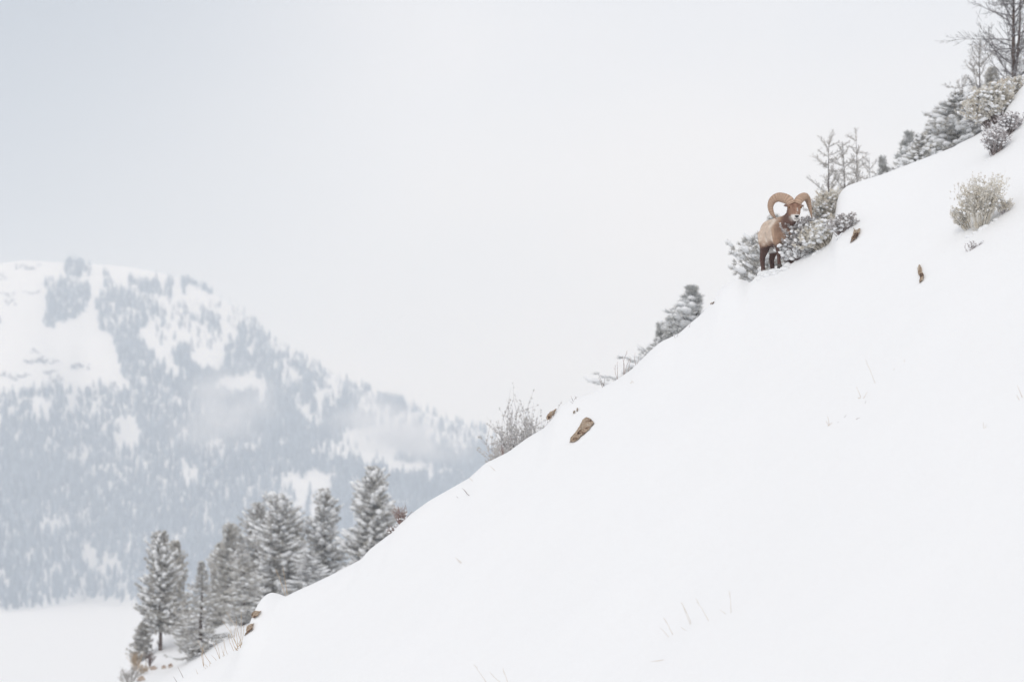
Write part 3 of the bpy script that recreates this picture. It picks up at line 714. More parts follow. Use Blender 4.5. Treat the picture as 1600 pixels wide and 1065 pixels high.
# ------------------------------------------------------------------ bushes
def bush(name, h, w, seed, ns, stem='sage_stem', leaf='sage_leaf', snow=.5, lean=(0, 0), leafn=5, leafs=.035, ssz=.03, top=.5, rough_=.12, stemr=.0045, leaf_dir_up=.5, foot=.34, slope=.62, tall=0.0):
    """stems that fan out of one foot, leaves near their tips, snow clots on them; h, w in metres"""
    r = np.random.RandomState(seed); root = empty(name); root['h'] = h
    st = Acc(); LP = []; LD = []; SP_ = []; SS = []
    for i in range(ns):
        az = r.uniform(0, 6.28); q = r.rand() ** .55; th = q * math.atan2(w / 2, h * .75)
        d = np.array([math.sin(th) * math.cos(az), math.sin(th) * math.sin(az) * .8, math.cos(th)]) + np.array([lean[0], 0, lean[1]])
        L_ = h * r.uniform(.6, 1.02) * (1 - .12 * q) / max(.4, math.cos(th) ** .35)
        x0 = math.sin(th) * math.cos(az) * foot * w * r.uniform(.5, 1.2); p = wiggle((x0, r.uniform(-.08, .08) * w, x0 * slope - .06), d, L_ * (1 - tall * q), 6, r, rough_, .03)
        st.tube(p, np.linspace(stemr * 1.5, stemr * .5, 7), 3)
        for k in range(3, 7):
            for _ in range(2):
                dd = p[k] - p[k - 1]; dd = dd / np.linalg.norm(dd) + r.randn(3) * .5
                l2 = L_ * r.uniform(.1, .22); b = wiggle(p[k], dd, l2, 2, r, .15, .05); st.tube(b, [stemr * .7, stemr * .5, stemr * .35], 3)
                for _ in range(leafn):
                    f = r.rand(); q2 = b[0] + (b[-1] - b[0]) * f; LP.append(q2 + r.randn(3) * .008); LD.append(dd + r.randn(3) * .4 + np.array([0, 0, leaf_dir_up]))
                if r.rand() < snow and k > 6 * top - 1:
                    SP_.append(b[r.randint(0, 3)] + np.array([0, 0, .3 * ssz])); SS.append(ssz * r.uniform(.5, 1.35))
    tag(link('stems', st.mesh('stems'), M[stem], root), kind='stuff')
    if LP:
        lf = Acc(); lf.inst(TUFT_V, TUFT_F, frames(np.array(LD)) * (r.uniform(.7, 1.3, len(LP)) * leafs)[:, None, None], np.array(LP))
        tag(link('leaves', lf.mesh('leaves'), M[leaf], root, smooth=False), kind='stuff')
    if snow > 0 and stem != 'red_twig':
        for i in range(26):
            x0 = r.uniform(-1, 1) * foot * w * 1.0; SP_.append(np.array([x0, -r.uniform(.0, .10) * w - .02, x0 * slope - .035 - .36 * .05 * w + r.uniform(-.02, .02)])); SS.append(w * r.uniform(.04, .09))
    if SP_:
        sn = Acc(); SP_ = np.array(SP_); SS = np.array(SS); m_ = len(SS)
        Rm = frames(r.randn(m_, 3) * np.array([1, 1, .3])) * (SS[:, None] * np.array([[1.25, 1., .75]]))[:, None, :]
        for q in range(4): sn.inst(BLOBS[q][0], BLOBS[q][1], Rm[q::4], SP_[q::4])
        tag(link('snow_clots', sn.mesh('snow_clots'), M['snow_load'], root), kind='stuff')
    return root
U = YC / FPX          # metres per photograph pixel on the crest
def plant(root, bx, by, label, cat='bush', group=None, y=None, rz=0.0, tilt=0.0):
    if y is None: p = hit(bx, by)
    else:
        a_, b_ = ray(bx, by); p = Vector((a_ * y, y, b_ * y))
    root.location = p; root.rotation_euler = (0, tilt, rz); things.append(root); return tag(root, label, cat, group)
G4 = 'frosted bushes along the crest'
plant(bush('sagebrush', 62 * U, 44 * U, 51, 120, snow=.5, leafn=7, leafs=.042, ssz=.036), 1250, 404, 'snow-clotted sagebrush with dark stems standing in front of the ram', group=G4)
plant(bush('sagebrush', 38 * U, 30 * U, 52, 80, snow=.7, leafn=5, leafs=.042, ssz=.038), 1235, 411, 'low snow-clotted sagebrush at the foot of the ram, covering its foreleg', group=G4)
plant(bush('sagebrush', 50 * U, 18 * U, 53, 80, 'rime_sage', 'rime_sage', snow=.02, leafn=7, leafs=.045, ssz=.02, lean=(-.22, 0), rough_=.05), 1243, 404, 'lilac-grey upright sagebrush stems against the chest of the ram', group=G4)
plant(bush('sagebrush', 52 * U, 54 * U, 54, 100, 'sage_stem', 'rime_sage', snow=.35, leafn=6, leafs=.05, ssz=.035), 1268, 388, 'grey sagebrush uphill of the ram, between it and the cream bush', group=G4, y=YC + .4)
plant(bush('rabbitbrush', 44 * U, 56 * U, 55, 120, 'straw_leaf', 'pale_twig', .5, leafn=6, leafs=.05, ssz=.04, lean=(-.35, -.1)), 1290, 384, 'pale cream snowy bush spilling downhill under the snow mound', group=G4)
plant(bush('sagebrush', 30 * U, 36 * U, 56, 90, snow=.2, leafn=3, leafs=.04, ssz=.03, lean=(-.1, 0)), 1317, 362, 'dark-stemmed bush sheltering under the lip of the snow mound', group=G4)
plant(bush('rabbitbrush', 62 * U, 44 * U, 57, 100, 'straw_leaf', 'pale_twig', .45, leafn=6, leafs=.05, ssz=.035, lean=(-.1, 0)), 1298, 358, 'cream bush rising left of the snow mound lip below the thin trunks', group=G4, y=YC + .35)
plant(bush('sagebrush', 24 * U, 34 * U, 58, 50, snow=.6, leafn=5, leafs=.045, ssz=.04), 1254, 402, 'small mound-like sagebrush clump at the foot of the larger one', group=G4)
plant(bush('rabbitbrush', 75 * U, 56 * U, 61, 100, 'pale_twig', 'pale_twig', .10, leafn=4, leafs=.036, ssz=.022, rough_=.06, stemr=.0028, foot=.40, slope=.6, leaf_dir_up=.9), 1533, 356, 'fan-shaped straw-coloured bush alone on the open snow at the right')
plant(bush('rabbitbrush', 26 * U, 20 * U, 62, 26, 'rime_sage', 'pale_twig', .2, leafn=3, leafs=.03, ssz=.02), 1568, 334, 'small frosted offshoot bush just right of the fan-shaped straw bush')
plant(bush('rabbitbrush', 40 * U, 28 * U, 65, 50, 'pale_twig', 'pale_twig', .12, leafn=3, leafs=.034, ssz=.025, lean=(-.45, 0), rough_=.06), 1514, 357, 'small pale bush at the lower left of the fan-shaped straw bush')
plant(bush('sagebrush', 17 * U, 16 * U, 63, 10, 'sage_stem', 'rime_sage', snow=.15, leafn=1, leafs=.025, ssz=.015, foot=.5, slope=.9), 1519, 390, 'few dark twigs poking out of the snow below the fan-shaped bush')
plant(bush('sagebrush', 42 * U, 30 * U, 64, 60, 'sage_stem', 'rime_sage', snow=.3, leafn=4, leafs=.034, ssz=.024, foot=.5), 1556, 240, 'lilac-grey sagebrush with rime, below the big bush at the right edge')
plant(bush('sagebrush', 38 * U, 34 * U, 66, 60, 'sage_stem', 'rime_sage', snow=.35, leafn=4, leafs=.034, ssz=.026, foot=.5), 1576, 212, 'rimed sagebrush nearest the right edge, uphill of the lilac-grey one')
plant(bush('rabbitbrush', 62 * U, 56 * U, 67, 200, 'sage_stem', 'pale_twig', .45, leafn=7, leafs=.055, ssz=.04, lean=(-.35, 0), foot=.4), 1556, 194, 'large rounded snowy rabbitbrush on the crest at the upper right', y=YC + .1)
plant(bush('rabbitbrush', 52 * U, 70 * U, 68, 180, 'straw', 'tan_grass', .05, leafn=5, leafs=.045, ssz=.03, lean=(-.3, 0), foot=.45), 1566, 178, 'dry tan-coloured brush behind the large rounded snowy bush', y=YC + 1.4)
plant(bush('rabbitbrush', 40 * U, 50 * U, 69, 110, 'sage_stem', 'pale_twig', .4, leafn=5, leafs=.045, ssz=.035), 1590, 157, 'snowy bush behind the crest at the right picture edge', y=YC + .8)
# bushes behind the crest, further off
F1 = bush('frosted_shrub', 3.6, 1.5, 71, 260, 'rime_sage', 'rime_straw', .0, leafn=5, leafs=.06, stemr=.008, rough_=.05, foot=.2, tall=.25); stand(F1, 812, 64, 633, 'rime-covered leafless shrub fanning up behind the crest right of the mountain', cat='shrub'); things.append(F1)
F2 = bush('frosted_shrub', 2.8, .8, 72, 90, 'rime_sage', 'rime_straw', .0, leafn=4, leafs=.06, stemr=.008, rough_=.05, lean=(-.05, 0), tall=.25); stand(F2, 797, 62, 668, 'lower left skirt of twigs beside the rime-covered shrub', cat='shrub'); things.append(F2)
F3 = bush('frosted_shrub', 2.8, 1.1, 73, 110, 'rime_sage', 'rime_straw', .0, leafn=4, leafs=.06, stemr=.008, rough_=.05, lean=(.15, 0), tall=.25); stand(F3, 836, 62, 648, 'right-hand twigs of the rime-covered shrub behind the first rock', cat='shrub'); things.append(F3)
plant(bush('twiggy_shrub', 32 * U, 24 * U, 74, 44, 'red_twig', 'red_twig', .06, leafn=0, ssz=.022, rough_=.12, foot=.2), 627, 816, 'reddish twiggy shrub on the crest beside the broad full conifer')
plant(bush('twiggy_shrub', 15 * U, 20 * U, 75, 24, 'red_twig', 'red_twig', .1, leafn=0, ssz=.02, rough_=.14, lean=(-.3, 0)), 615, 829, 'tiny reddish shrub just downhill of the larger reddish one')
plant(bush('twiggy_shrub', 22 * U, 12 * U, 76, 7, 'red_twig', 'red_twig', .0, leafn=0, rough_=.10, stemr=.003, foot=.2), 786, 709, 'sprig of reddish twigs on the crest below the rime-covered shrub')
plant(bush('twiggy_shrub', 16 * U, 14 * U, 77, 6, 'frost_twig', 'red_twig', .0, leafn=0, rough_=.10, stemr=.003, foot=.2), 768, 717, 'faint sprig of twigs on the crest further downhill of the rime-covered shrub')
# on the spur far left
def plant_far(root, bx, by, label, cat='bush'):
    p = hit(bx, by, 120, 200); root.location = p; things.append(root); return tag(root, label, cat)
UF = 160 / FPX
plant_far(bush('dry_bush', 24 * UF, 34 * UF, 81, 40, 'frost_twig', 'frost_twig', .0, leafn=2, leafs=.06, stemr=.009), 203, 1066, 'soft purplish-grey bush in the bottom left foreground of the gully')
plant_far(bush('bunchgrass', 30 * UF, 14 * UF, 82, 34, 'tan_grass', 'tan_grass', .0, leafn=1, leafs=.06, stemr=.009, rough_=.07), 212, 1048, 'tall tan bunchgrass below the young small conifer')
plant_far(bush('bunchgrass', 16 * UF, 18 * UF, 83, 30, 'tan_grass', 'tan_grass', .1, leafn=1, leafs=.06, stemr=.009, rough_=.07), 222, 1052, 'short tan bunchgrass beside the tan rocks')
plant_far(bush('dry_bush', 26 * UF, 10 * UF, 84, 16, 'twig', 'twig', .0, leafn=1, leafs=.06, stemr=.012), 234, 1040, 'thin grey dead shrub on the snow right of the young conifer')
plant_far(bush('dry_bush', 14 * UF, 8 * UF, 85, 10, 'twig', 'twig', .0, leafn=0, leafs=.06, stemr=.012), 249, 1008, 'wispy dead stem under the tall leftmost conifer')

# ------------------------------------------------------------------ grass stalks and twigs in the snow
def stalks(name, segs, label, m_='straw', r_=.0042, cat='grass', seed=0):
    """segs: (foot px, foot py, tip px, tip py) of each stalk"""
    r = np.random.RandomState(seed + len(segs)); f0 = hit(segs[0][0], segs[0][1])
    root = empty(name, f0); tag(root, label, cat); things.append(root)
    for s in segs:
        a = hit(s[0], s[1]); k, z = ray(s[2], s[3]); b = Vector((k * a.y, a.y - .02, z * a.y)); d = b - a
        a = a - d.normalized() * .06; bend = Vector((-d.z, 0, d.x)) * r.uniform(-.12, .12)
        pts = [a - f0, a + d * .35 + bend * .6 - f0, a + d * .7 + bend - f0, b - f0]
        c = Acc(); c.tube([p[:] for p in pts], [r_, r_ * .9, r_ * .75, r_ * .4], 4)
        if d.length > .25:
            dd = (pts[3] - pts[2]).normalized()
            for q in range(5):
                p = pts[2].lerp(pts[3], .3 + .14 * q); e = p + (dd + Vector(r.randn(3)) * .35) * .03; c.tube([p[:], e[:]], [r_ * .6, r_ * .3], 3)
        link('stalk', c.mesh('stalk'), M[m_], root)
stalks('grass_tuft', [(371, 1012, 354, 956), (376, 1004, 377, 954), (369, 1010, 361, 981), (372, 1014, 348, 970), (378, 1006, 369, 962), (384, 992, 385, 974), (373, 1010, 366, 985), (366, 1014, 357, 990), (376, 1008, 381, 975)], 'tall straw grass stalks on the steep edge below the snow knob', 'tan_grass', .005)
stalks('grass_tuft', [(374, 1013, 379, 1003), (372, 1015, 366, 1009), (375, 1012, 374, 1000), (370, 1015, 374, 1007), (376, 1011, 372, 1003)], 'short tawny grass clump at the foot of the tall straw stalks', 'straw', .008)
stalks('grass_tuft', [(446, 926, 431, 888), (449, 922, 442, 884)], 'two tan stalks on the crest in front of the tallest dense conifer', 'straw', .005)
stalks('grass_tuft', [(319, 1036, 318, 1008), (318, 1012, 309, 999), (330, 1028, 316, 1012), (343, 1020, 333, 1004)], 'bent straw stalk with companions on the crest by the dark trunk', 'straw', .005)
stalks('grass_tuft', [(286, 1058, 278, 1041), (276, 1064, 271, 1056)], 'lone bent stalk lowest on the left crest', 'twig', .005)
stalks('grass_tuft', [(343, 1025, 337, 1001), (348, 1022, 350, 998), (352, 1021, 346, 1008), (338, 1030, 330, 1022), (356, 1018, 351, 1004)], 'sparse pale grass on the left crest between the tall stalks and the dark trunk', 'tan_grass', .0045)
stalks('grass_tuft', [(326, 1041, 319, 1036), (322, 1044, 318, 1041), (310, 1052, 306, 1044), (328, 1040, 328, 1032)], 'short pale blades just below the left crest', 'tan_grass', .0045)
stalks('grass_tuft', [(1051, 991, 1038, 965), (1045, 995, 1031, 979)], 'brownish stalk pair low on the open face, leftmost of the faint grass', 'tan_grass', .0028)
stalks('grass_tuft', [(1079, 975, 1065, 940), (1072, 984, 1064, 979), (1080, 974, 1069, 948)], 'pale bent stalks on the open face right of the brownish pair', 'tan_grass', .0024)
stalks('grass_tuft', [(1107, 970, 1087, 935)], 'single long pale stalk leaning left on the open face', 'tan_grass', .0024)
stalks('grass_tuft', [(1142, 957, 1140, 923), (1134, 959, 1124, 951)], 'upright greyish stalk on the open face, rightmost of the faint grass', 'tan_grass', .0024)
stalks('grass_tuft', [(1036, 1031, 1016, 1033), (1030, 1033, 1022, 1033)], 'stalk lying flat near the bottom edge, left of the middle', 'tan_grass', .0024)
stalks('grass_tuft', [(734, 773, 725, 764), (733, 774, 722, 762), (730, 772, 728, 767), (716, 778, 713, 775)], 'dark twigs just below the crest, left of centre', 'twig', .0045, 'twig')
stalks('grass_tuft', [(721, 879, 711, 870), (719, 880, 713, 874)], 'tiny pale blades on the blank face below the dark twigs', 'tan_grass', .004)
stalks('grass_tuft', [(773, 735, 765, 727), (738, 752, 733, 746)], 'faint pale blades close under the crest', 'tan_grass', .004)
stalks('grass_tuft', [(762, 1068, 741, 1037), (789, 1070, 765, 1049), (794, 1070, 786, 1044)], 'three straw blades cut by the bottom edge of the picture', 'tan_grass', .0028)
stalks('twig_sprig', [(975, 576, 980, 548), (975, 576, 972, 556), (977, 572, 984, 560), (965, 583, 964, 566), (965, 583, 961, 570), (982, 569, 986, 560), (994, 562, 992, 551), (994, 562, 998, 556)], 'upright dark twigs on the bare crest above the big rock', 'red_twig', .0042, 'twig')
stalks('twig_sprig', [(944, 598, 936, 587), (944, 598, 945, 590), (941, 594, 935, 590)], 'forked dark twig on the crest just left of the upright ones', 'twig', .005, 'twig')
stalks('twig_sprig', [(897, 627, 892, 618), (895, 630, 891, 627), (901, 621, 898, 618), (898, 624, 902, 619)], 'small twigs in the snow above the big tan rock', 'twig', .0045, 'twig')
stalks('twig_sprig', [(990, 598, 986, 594), (989, 596, 993, 594)], 'speck of twig in the snow right of the forked one', 'straw', .004, 'twig')
stalks('twig_sprig', [(1055, 528, 1052, 521), (1058, 526, 1060, 520), (1076, 512, 1079, 504)], 'short twig ends at the crest below the open conifer top', 'twig', .004, 'twig')
stalks('grass_tuft', [(1367, 599, 1352, 562)], 'single curved grey stalk on the upper face, middle right', 'tan_grass', .0024)
stalks('grass_tuft', [(1345, 620, 1338, 604), (1350, 622, 1355, 612), (1346, 621, 1352, 619)], 'small faint tuft below the single curved stalk', 'tan_grass', .0035)
stalks('grass_tuft', [(1295, 665, 1290, 657), (1295, 665, 1300, 660), (1295, 665, 1293, 650)], 'little star-shaped tuft, left of the faint specks on the face', 'tan_grass', .004)
stalks('grass_tuft', [(1319, 652, 1322, 648), (1314, 657, 1318, 655)], 'two specks of grass right of the star-shaped tuft', 'twig', .004)
stalks('grass_tuft', [(1343, 653, 1348, 650), (1351, 631, 1353, 625)], 'grey speck of grass under the small faint tuft', 'twig', .004)
stalks('grass_tuft', [(1597, 621, 1589, 602), (1592, 626, 1588, 617)], 'faint stalks at the right picture edge', 'tan_grass', .004)
stalks('grass_tuft', [(1396, 579, 1397, 575), (1412, 566, 1413, 561)], 'faint blade tips on the upper right face', 'tan_grass', .004)
stalks('grass_tuft', [(1537, 669, 1536, 660), (1539, 669, 1541, 663)], 'barely visible blades on the far right face', 'tan_grass', .004)

# ------------------------------------------------------------------ rocks
def rock(poly, label, m_='rock', seed=0, bulge=.10, depth=.5, proud=.07, y0=22, y1=62, fixy=None):
    from mathutils import noise
    r = np.random.RandomState(seed); n = len(poly); cx_ = sum(p[0] for p in poly) / n; cy_ = sum(p[1] for p in poly) / n
    out_ = []
    for i in range(n):                                    # ragged edge between the corners
        a = np.array(poly[i], float); b = np.array(poly[(i + 1) % n], float)
        for q in range(4):
            p = a + (b - a) * q / 4
            if q: p = p + r.randn(2) * np.linalg.norm(b - a) * .045
            out_.append(p)
    c = hit(cx_, cy_, y0, y1); yc = fixy or c.y; rings = []
    for f, off in ((1.0, depth), (1.02, .0), (.93, -.5), (.72, -.8), (.45, -.95), (.2, -1.)):
        ring = []
        for p in out_:
            q = np.array([cx_, cy_]) + (p - (cx_, cy_)) * f
            h_ = hit(q[0], q[1], y0, y1).y if fixy is None else fixy
            h_ = yc + np.clip(h_ - yc, -.8, .8)
            y = h_ - proud + (off if off > 0 else off * bulge)
            k_, z_ = ray(*q); v = Vector((k_ * y, y, z_ * y))
            if off < 0: v = v + Vector(noise.noise_vector(v * 9)) * .018 + Vector((0, noise.noise(v * 4 + Vector((seed, 0, 0))) * bulge * .6, 0)) + Vector((0, math.floor(noise.noise(v * 6) * 3) * .015, 0))
            ring.append(v)
        rings.append(ring)
    m_n = len(out_); V = [tuple(v - c) for rg in rings for v in rg]; F = []
    for a in range(len(rings) - 1):
        for j in range(m_n):
            p, q = a * m_n + j, a * m_n + (j + 1) % m_n; F += [(p, q, q + m_n), (p, q + m_n, p + m_n)]
    V.append(tuple(sum((Vector(v) for v in V[-m_n:]), Vector()) / m_n)); V.append(tuple(sum((Vector(v) for v in V[:m_n]), Vector()) / m_n))
    e = (len(rings) - 1) * m_n
    for j in range(m_n): F.append((e + j, e + (j + 1) % m_n, len(V) - 2)); F.append(((j + 1) % m_n, j, len(V) - 1))
    o = link('rock', mesh_np('rock', V, F), M[m_], smooth=False); o.location = c
    return tag(o, label, 'rock')
def tr_(pts, s, ox, oy): return [(ox + a / s, oy + b / s) for a, b in pts]
rock(tr_([(727, 725), (735, 690), (768, 655), (797, 612), (822, 560), (850, 540), (885, 552), (910, 585), (860, 640), (795, 700), (760, 722)], 4.84, 740, 540), 'large tan lichen-spotted rock, wedge-shaped, in the snow near the middle', seed=1)
rock(tr_([(555, 562), (553, 530), (575, 500), (600, 490), (627, 474), (615, 508), (582, 550)], 4.84, 740, 540), 'dark red-brown rock on the crest left of the large tan one', seed=2)
rock(tr_([(755, 508), (757, 490), (766, 488), (764, 504)], 4.84, 740, 540), 'tiny rock chip above the large tan rock', seed=3, bulge=.03, depth=.2)
rock(tr_([(778, 490), (780, 474), (788, 469), (787, 484)], 4.84, 740, 540), 'second tiny rock chip, slightly uphill of the first', seed=31, bulge=.03, depth=.2)
rock(tr_([(1135, 342), (1140, 300), (1165, 284), (1215, 287), (1192, 318), (1160, 343)], 5.333, 180, 900), 'upper brown rock under the snow knob at the left', seed=4, bulge=.06)
rock(tr_([(1078, 495), (1095, 425), (1112, 402), (1152, 387), (1146, 430), (1110, 465)], 5.333, 180, 900), 'lower brown rock beside the tall straw stalks', seed=5, bulge=.06)
rock(tr_([(1217, 630), (1236, 575), (1243, 508), (1258, 530), (1298, 514), (1297, 545), (1262, 600)], 5.327, 1100, 260), 'grey-tan rock in the snow just right of the dark-stemmed bush', seed=6, bulge=.05, depth=.3)
rock(tr_([(203, 908), (214, 886), (228, 905), (231, 935), (241, 946), (237, 976), (216, 996), (219, 960), (206, 937)], 3.805, 1380, 180), 'small upright tan rock in the open snow below the fan-shaped bush', seed=7, bulge=.05, depth=.3)
rock(tr_([(943, 402), (962, 376), (990, 376), (966, 400)], 7.27, 980, 420), 'tiny reddish rock tip at the crest below the snow pillow', seed=8, bulge=.02, depth=.2)
for (bx, by, w_, h_, lab, sd_) in ((237, 1057, 7, 8, 'tan rock lowest on the gully spur, beside the bunchgrass', 9), (240, 1043, 6, 4, 'flat tan rock just above the lowest one on the spur', 10),
                             (256, 1042, 4, 4, 'small tan rock right of the flat one on the spur', 11), (266, 1041, 4, 6, 'small upright tan rock, rightmost on the spur', 12),
                             (221, 1060, 7, 5, 'broad tan rock at the bottom of the spur under the bunchgrass', 13), (227, 1048, 4, 6, 'narrow tan rock between bunchgrass and dead shrub', 14)):
    rock([(bx - w_, by + h_ * .5), (bx - w_ * .7, by - h_ * .6), (bx + w_ * .2, by - h_), (bx + w_, by - h_ * .3), (bx + w_ * .5, by + h_)], lab, 'rock_tan', sd_, .05, 1.2, .0, 120, 200)

# ------------------------------------------------------------------ snow kicked up round the hooves of the ram
_r = np.random.RandomState(12); c = Acc(); _c0 = hit(1205, 420)
for q in range(46):
    px_ = _r.uniform(1186, 1232); a_ = ray(px_, 420)[0]; y_ = YC + _r.uniform(-.35, .25); z_ = float(hill(a_ * y_, y_)); V, F = BLOBS[q % 4]; r_ = _r.uniform(.02, .07)
    c.add(V * np.array([r_ * 1.4, r_, r_ * .7]) + np.array([a_ * y_ - _c0.x, y_ - _c0.y, z_ - _c0.z + r_ * .15]), F)
_o = link('snow_lumps', c.mesh('snow_lumps'), M['snow_load']); _o.location = _c0; tag(_o, 'lumps of snow kicked up round the hooves of the ram', None, None, 'stuff')

# ------------------------------------------------------------------ the bighorn ram
TH = rad(18)
def eval_mesh(o, name):
    dg = bpy.context.evaluated_depsgraph_get(); me = bpy.data.meshes.new_from_object(o.evaluated_get(dg)); me.name = name; return me
def ellipsoid(acc, c, r3, rot=None, sub=2):
    V, F = ELL; V = V * np.array(r3)
    if rot is not None: V = V @ np.array(rot).T
    acc.add(V + np.array(c), F)
_V, _F = blob_template(0, 2); ELL = (_V / np.linalg.norm(_V, axis=1)[:, None], _F)
def chain(acc, pts, n=10):
    """pts: (x, y, z, rx, ry, rz) swept ellipsoids"""
    p = np.array(pts, float); t = np.linspace(0, len(p) - 1, n * (len(p) - 1) + 1)
    for q in t:
        i = min(int(q), len(p) - 2); f = q - i; f = f * f * (3 - 2 * f) if False else f
        v = p[i] * (1 - f) + p[i + 1] * f; ellipsoid(acc, v[:3], v[3:])
ram = empty('bighorn_ram')
fx = ray(1226.5, 412)[0] * YC
ramz = ray(1214, 413)[1] * YC
ram.location = (fx, YC + .06, ramz); ram.rotation_euler = (0, 0, TH)
tag(ram, 'brown bighorn ram with thick curled horns standing on the snowy crest, facing the camera', 'bighorn ram')
HEADP = Vector((.045, -.36, 1.05)); HR = Matrix.Rotation(rad(-11), 4, 'Z')
def hd(x, y, z): return tuple(HEADP + HR @ Vector((x, y, z)))
ac = Acc()
chain(ac, [(.01, -.10, .64, .12, .10, .18), (0, .03, .645, .175, .14, .26), (0, .2, .65, .19, .15, .285), (0, .42, .645, .20, .16, .28), (0, .62, .655, .19, .15, .265), (0, .78, .67, .17, .13, .24), (0, .87, .68, .12, .08, .18)], 6)
chain(ac, [(.01, .06, .74, .14, .14, .20), (.03, -.08, .79, .125, .12, .17), (.05, -.22, .90, .11, .115, .15), (HEADP.x, HEADP.y + .07, HEADP.z - .03, .11, .10, .12)], 7)      # neck
def lim(pts): chain(ac, [(x, y, z, r_, r_ * 1.15, r_) for x, y, z, r_ in pts], 9)
for sx in (-1, 1):
    dy = -.05 if sx > 0 else 0.0
    lim([(sx * .12, .06, .66, .115), (sx * .135, .03 + dy, .50, .095), (sx * .13, .05 + dy, .40, .068), (sx * .12, .00 + dy, .26, .045), (sx * .12, -.01 + dy, .20, .046), (sx * .12, .0 + dy, .10, .031), (sx * .12, -.01 + dy, .05, .036), (sx * .12, -.03 + dy, -.03, .04)])
    dz = .0; dy = .0 if sx < 0 else .10
    lim([(sx * .09, .72, .62, .14), (sx * .11, .68 + dy, .47, .12), (sx * .12, .68 + dy, .36, .088), (sx * .12, .78 + dy, .22, .056), (sx * .12, .80 + dy, .15, .050), (sx * .12, .77 + dy, .0, .040), (sx * .12, .76 + dy, -.07, .044), (sx * .12, .74 + dy, -.18, .046)])
# head: skull, cheeks, muzzle, jaw, brow
def hch(pts, n=6):
    p = [(*hd(a, b, c), d, e, f) for a, b, c, d, e, f in pts]; chain(ac, p, n)
hch([(0, .03, .05, .12, .09, .085), (0, -.03, .01, .128, .09, .085), (0, -.08, -.06, .108, .078, .075), (0, -.13, -.135, .080, .062, .06), (0, -.165, -.195, .074, .048, .048)])
hch([(0, .00, -.10, .092, .07, .07), (0, -.07, -.17, .066, .055, .05), (0, -.125, -.235, .052, .036, .026)], 5)
for sx in (-1, 1):
    ellipsoid(ac, hd(sx * .100, -.045, .035), (.042, .045, .026))                       # brow over the eye
    hch([(sx * .10, .04, .05, .030, .02, .028), (sx * .14, .05, .055, .032, .014, .026), (sx * .18, .05, .050, .014, .010, .014)], 5)   # ear
    hch([(sx * .042, -.20, -.205, .030, .02, .028), (sx * .036, -.19, -.225, .028, .02, .02)], 3)
src = bpy.data.objects.new('tmp', ac.mesh('tmp')); COL.objects.link(src)
md = src.modifiers.new('r', 'REMESH'); md.mode = 'VOXEL'; md.voxel_size = .0115
ms = src.modifiers.new('s', 'SMOOTH'); ms.iterations = 5; ms.factor = .5
me = eval_mesh(src, 'body'); bpy.data.objects.remove(src)
n = len(me.vertices); V = np.zeros(n * 3); me.vertices.foreach_get('co', V); V = V.reshape(-1, 3)
Nn = np.zeros(n * 3); me.vertices.foreach_get('normal', Nn); Nn = Nn.reshape(-1, 3)
# shaggy winter coat relief
bodyish = (V[:, 2] > .30)[:, None] * 1.0
V2 = V + Nn * (.007 * fbm(V[:, 0] * 9, V[:, 1] * 9, V[:, 2] * 5, 3) + .004 * fbm(V[:, 0] * 40, V[:, 1] * 40, V[:, 2] * 14, 2))[:, None] * bodyish
me.vertices.foreach_set('co', V2.astype(np.float32).ravel())
Hinv = np.array(HR.to_3x3().transposed()); HV = (V - np.array(HEADP)) @ Hinv.T      # head coordinates
def sm(a, b, x): t_ = np.clip((x - a) / (b - a), 0, 1); return t_ * t_ * (3 - 2 * t_)
X_, Y_, Z_ = V.T; nzz = fbm(V[:, 0] * 6, V[:, 1] * 6, V[:, 2] * 6, 4); hx, hy, hz = HV.T
tan = np.array([.70, .575, .475]); dark = np.array([.105, .062, .052]); mid = np.array([.33, .21, .15]); white = np.array([.78, .76, .73]); pale = np.array([.86, .77, .68])
Cc = np.tile(tan, (n, 1)); mixc = lambda c, k: Cc * (1 - k[:, None]) + c * k[:, None]
Cc = mixc(pale, sm(-.1, .5, nzz) * .7)
Cc = mixc(tan * .72, sm(.1, .6, fbm(V[:, 0] * 14, V[:, 1] * 14, V[:, 2] * 5, 3)) * .6)
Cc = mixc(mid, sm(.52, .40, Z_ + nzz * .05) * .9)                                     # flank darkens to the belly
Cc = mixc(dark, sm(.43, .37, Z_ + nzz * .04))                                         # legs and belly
Cc = mixc(np.array([.50, .325, .22]), sm(.22, .08, Y_ + nzz * .04) * .75 * sm(.36, .46, Z_))
Cc = mixc(mid, sm(.04, -.06, Y_ + nzz * .03) * .8 * sm(.40, .5, Z_))                     # chest and neck
isneck = sm(-.02, -.16, Y_ + nzz * .02) * sm(.60, .70, Z_)
Cc = mixc(dark * 1.5, isneck * .9)
inner = sm(.05, .0, np.abs(np.abs(X_) - .07) - .03) * sm(.62, .70, Y_) * sm(.46, .40, Z_) * sm(.27, .31, Z_)
Cc = mixc(white, inner * .9)
Cc = mixc(white, sm(.94, 1.0, Y_) * sm(.45, .5, Z_) * .9)                             # rump patch
ishead = sm(.10, .02, hy) * sm(-.32, -.28, hz) * (Z_ > .72) * sm(.08, .0, hy)
Cc = mixc(np.array([.24, .135, .095]), ishead * .95)
Cc = mixc(np.array([.34, .21, .15]), ishead * sm(-.1, .4, nzz) * .8)
Cc = mixc(np.array([.40, .24, .17]), ishead * sm(.04, .0, np.abs(hx)) * .5)
Cc = mixc(white, ishead * sm(.05, .02, np.abs(hx)) * sm(.52, .7, nzz + .25 * vn(V[:, 0] * 40, V[:, 1] * 40, V[:, 2] * 40)) * .8)           # snow flecks on the nose bridge
Cc = mixc(white, ishead * sm(-.135, -.165, hz - .012 * nzz) )                          # white muzzle
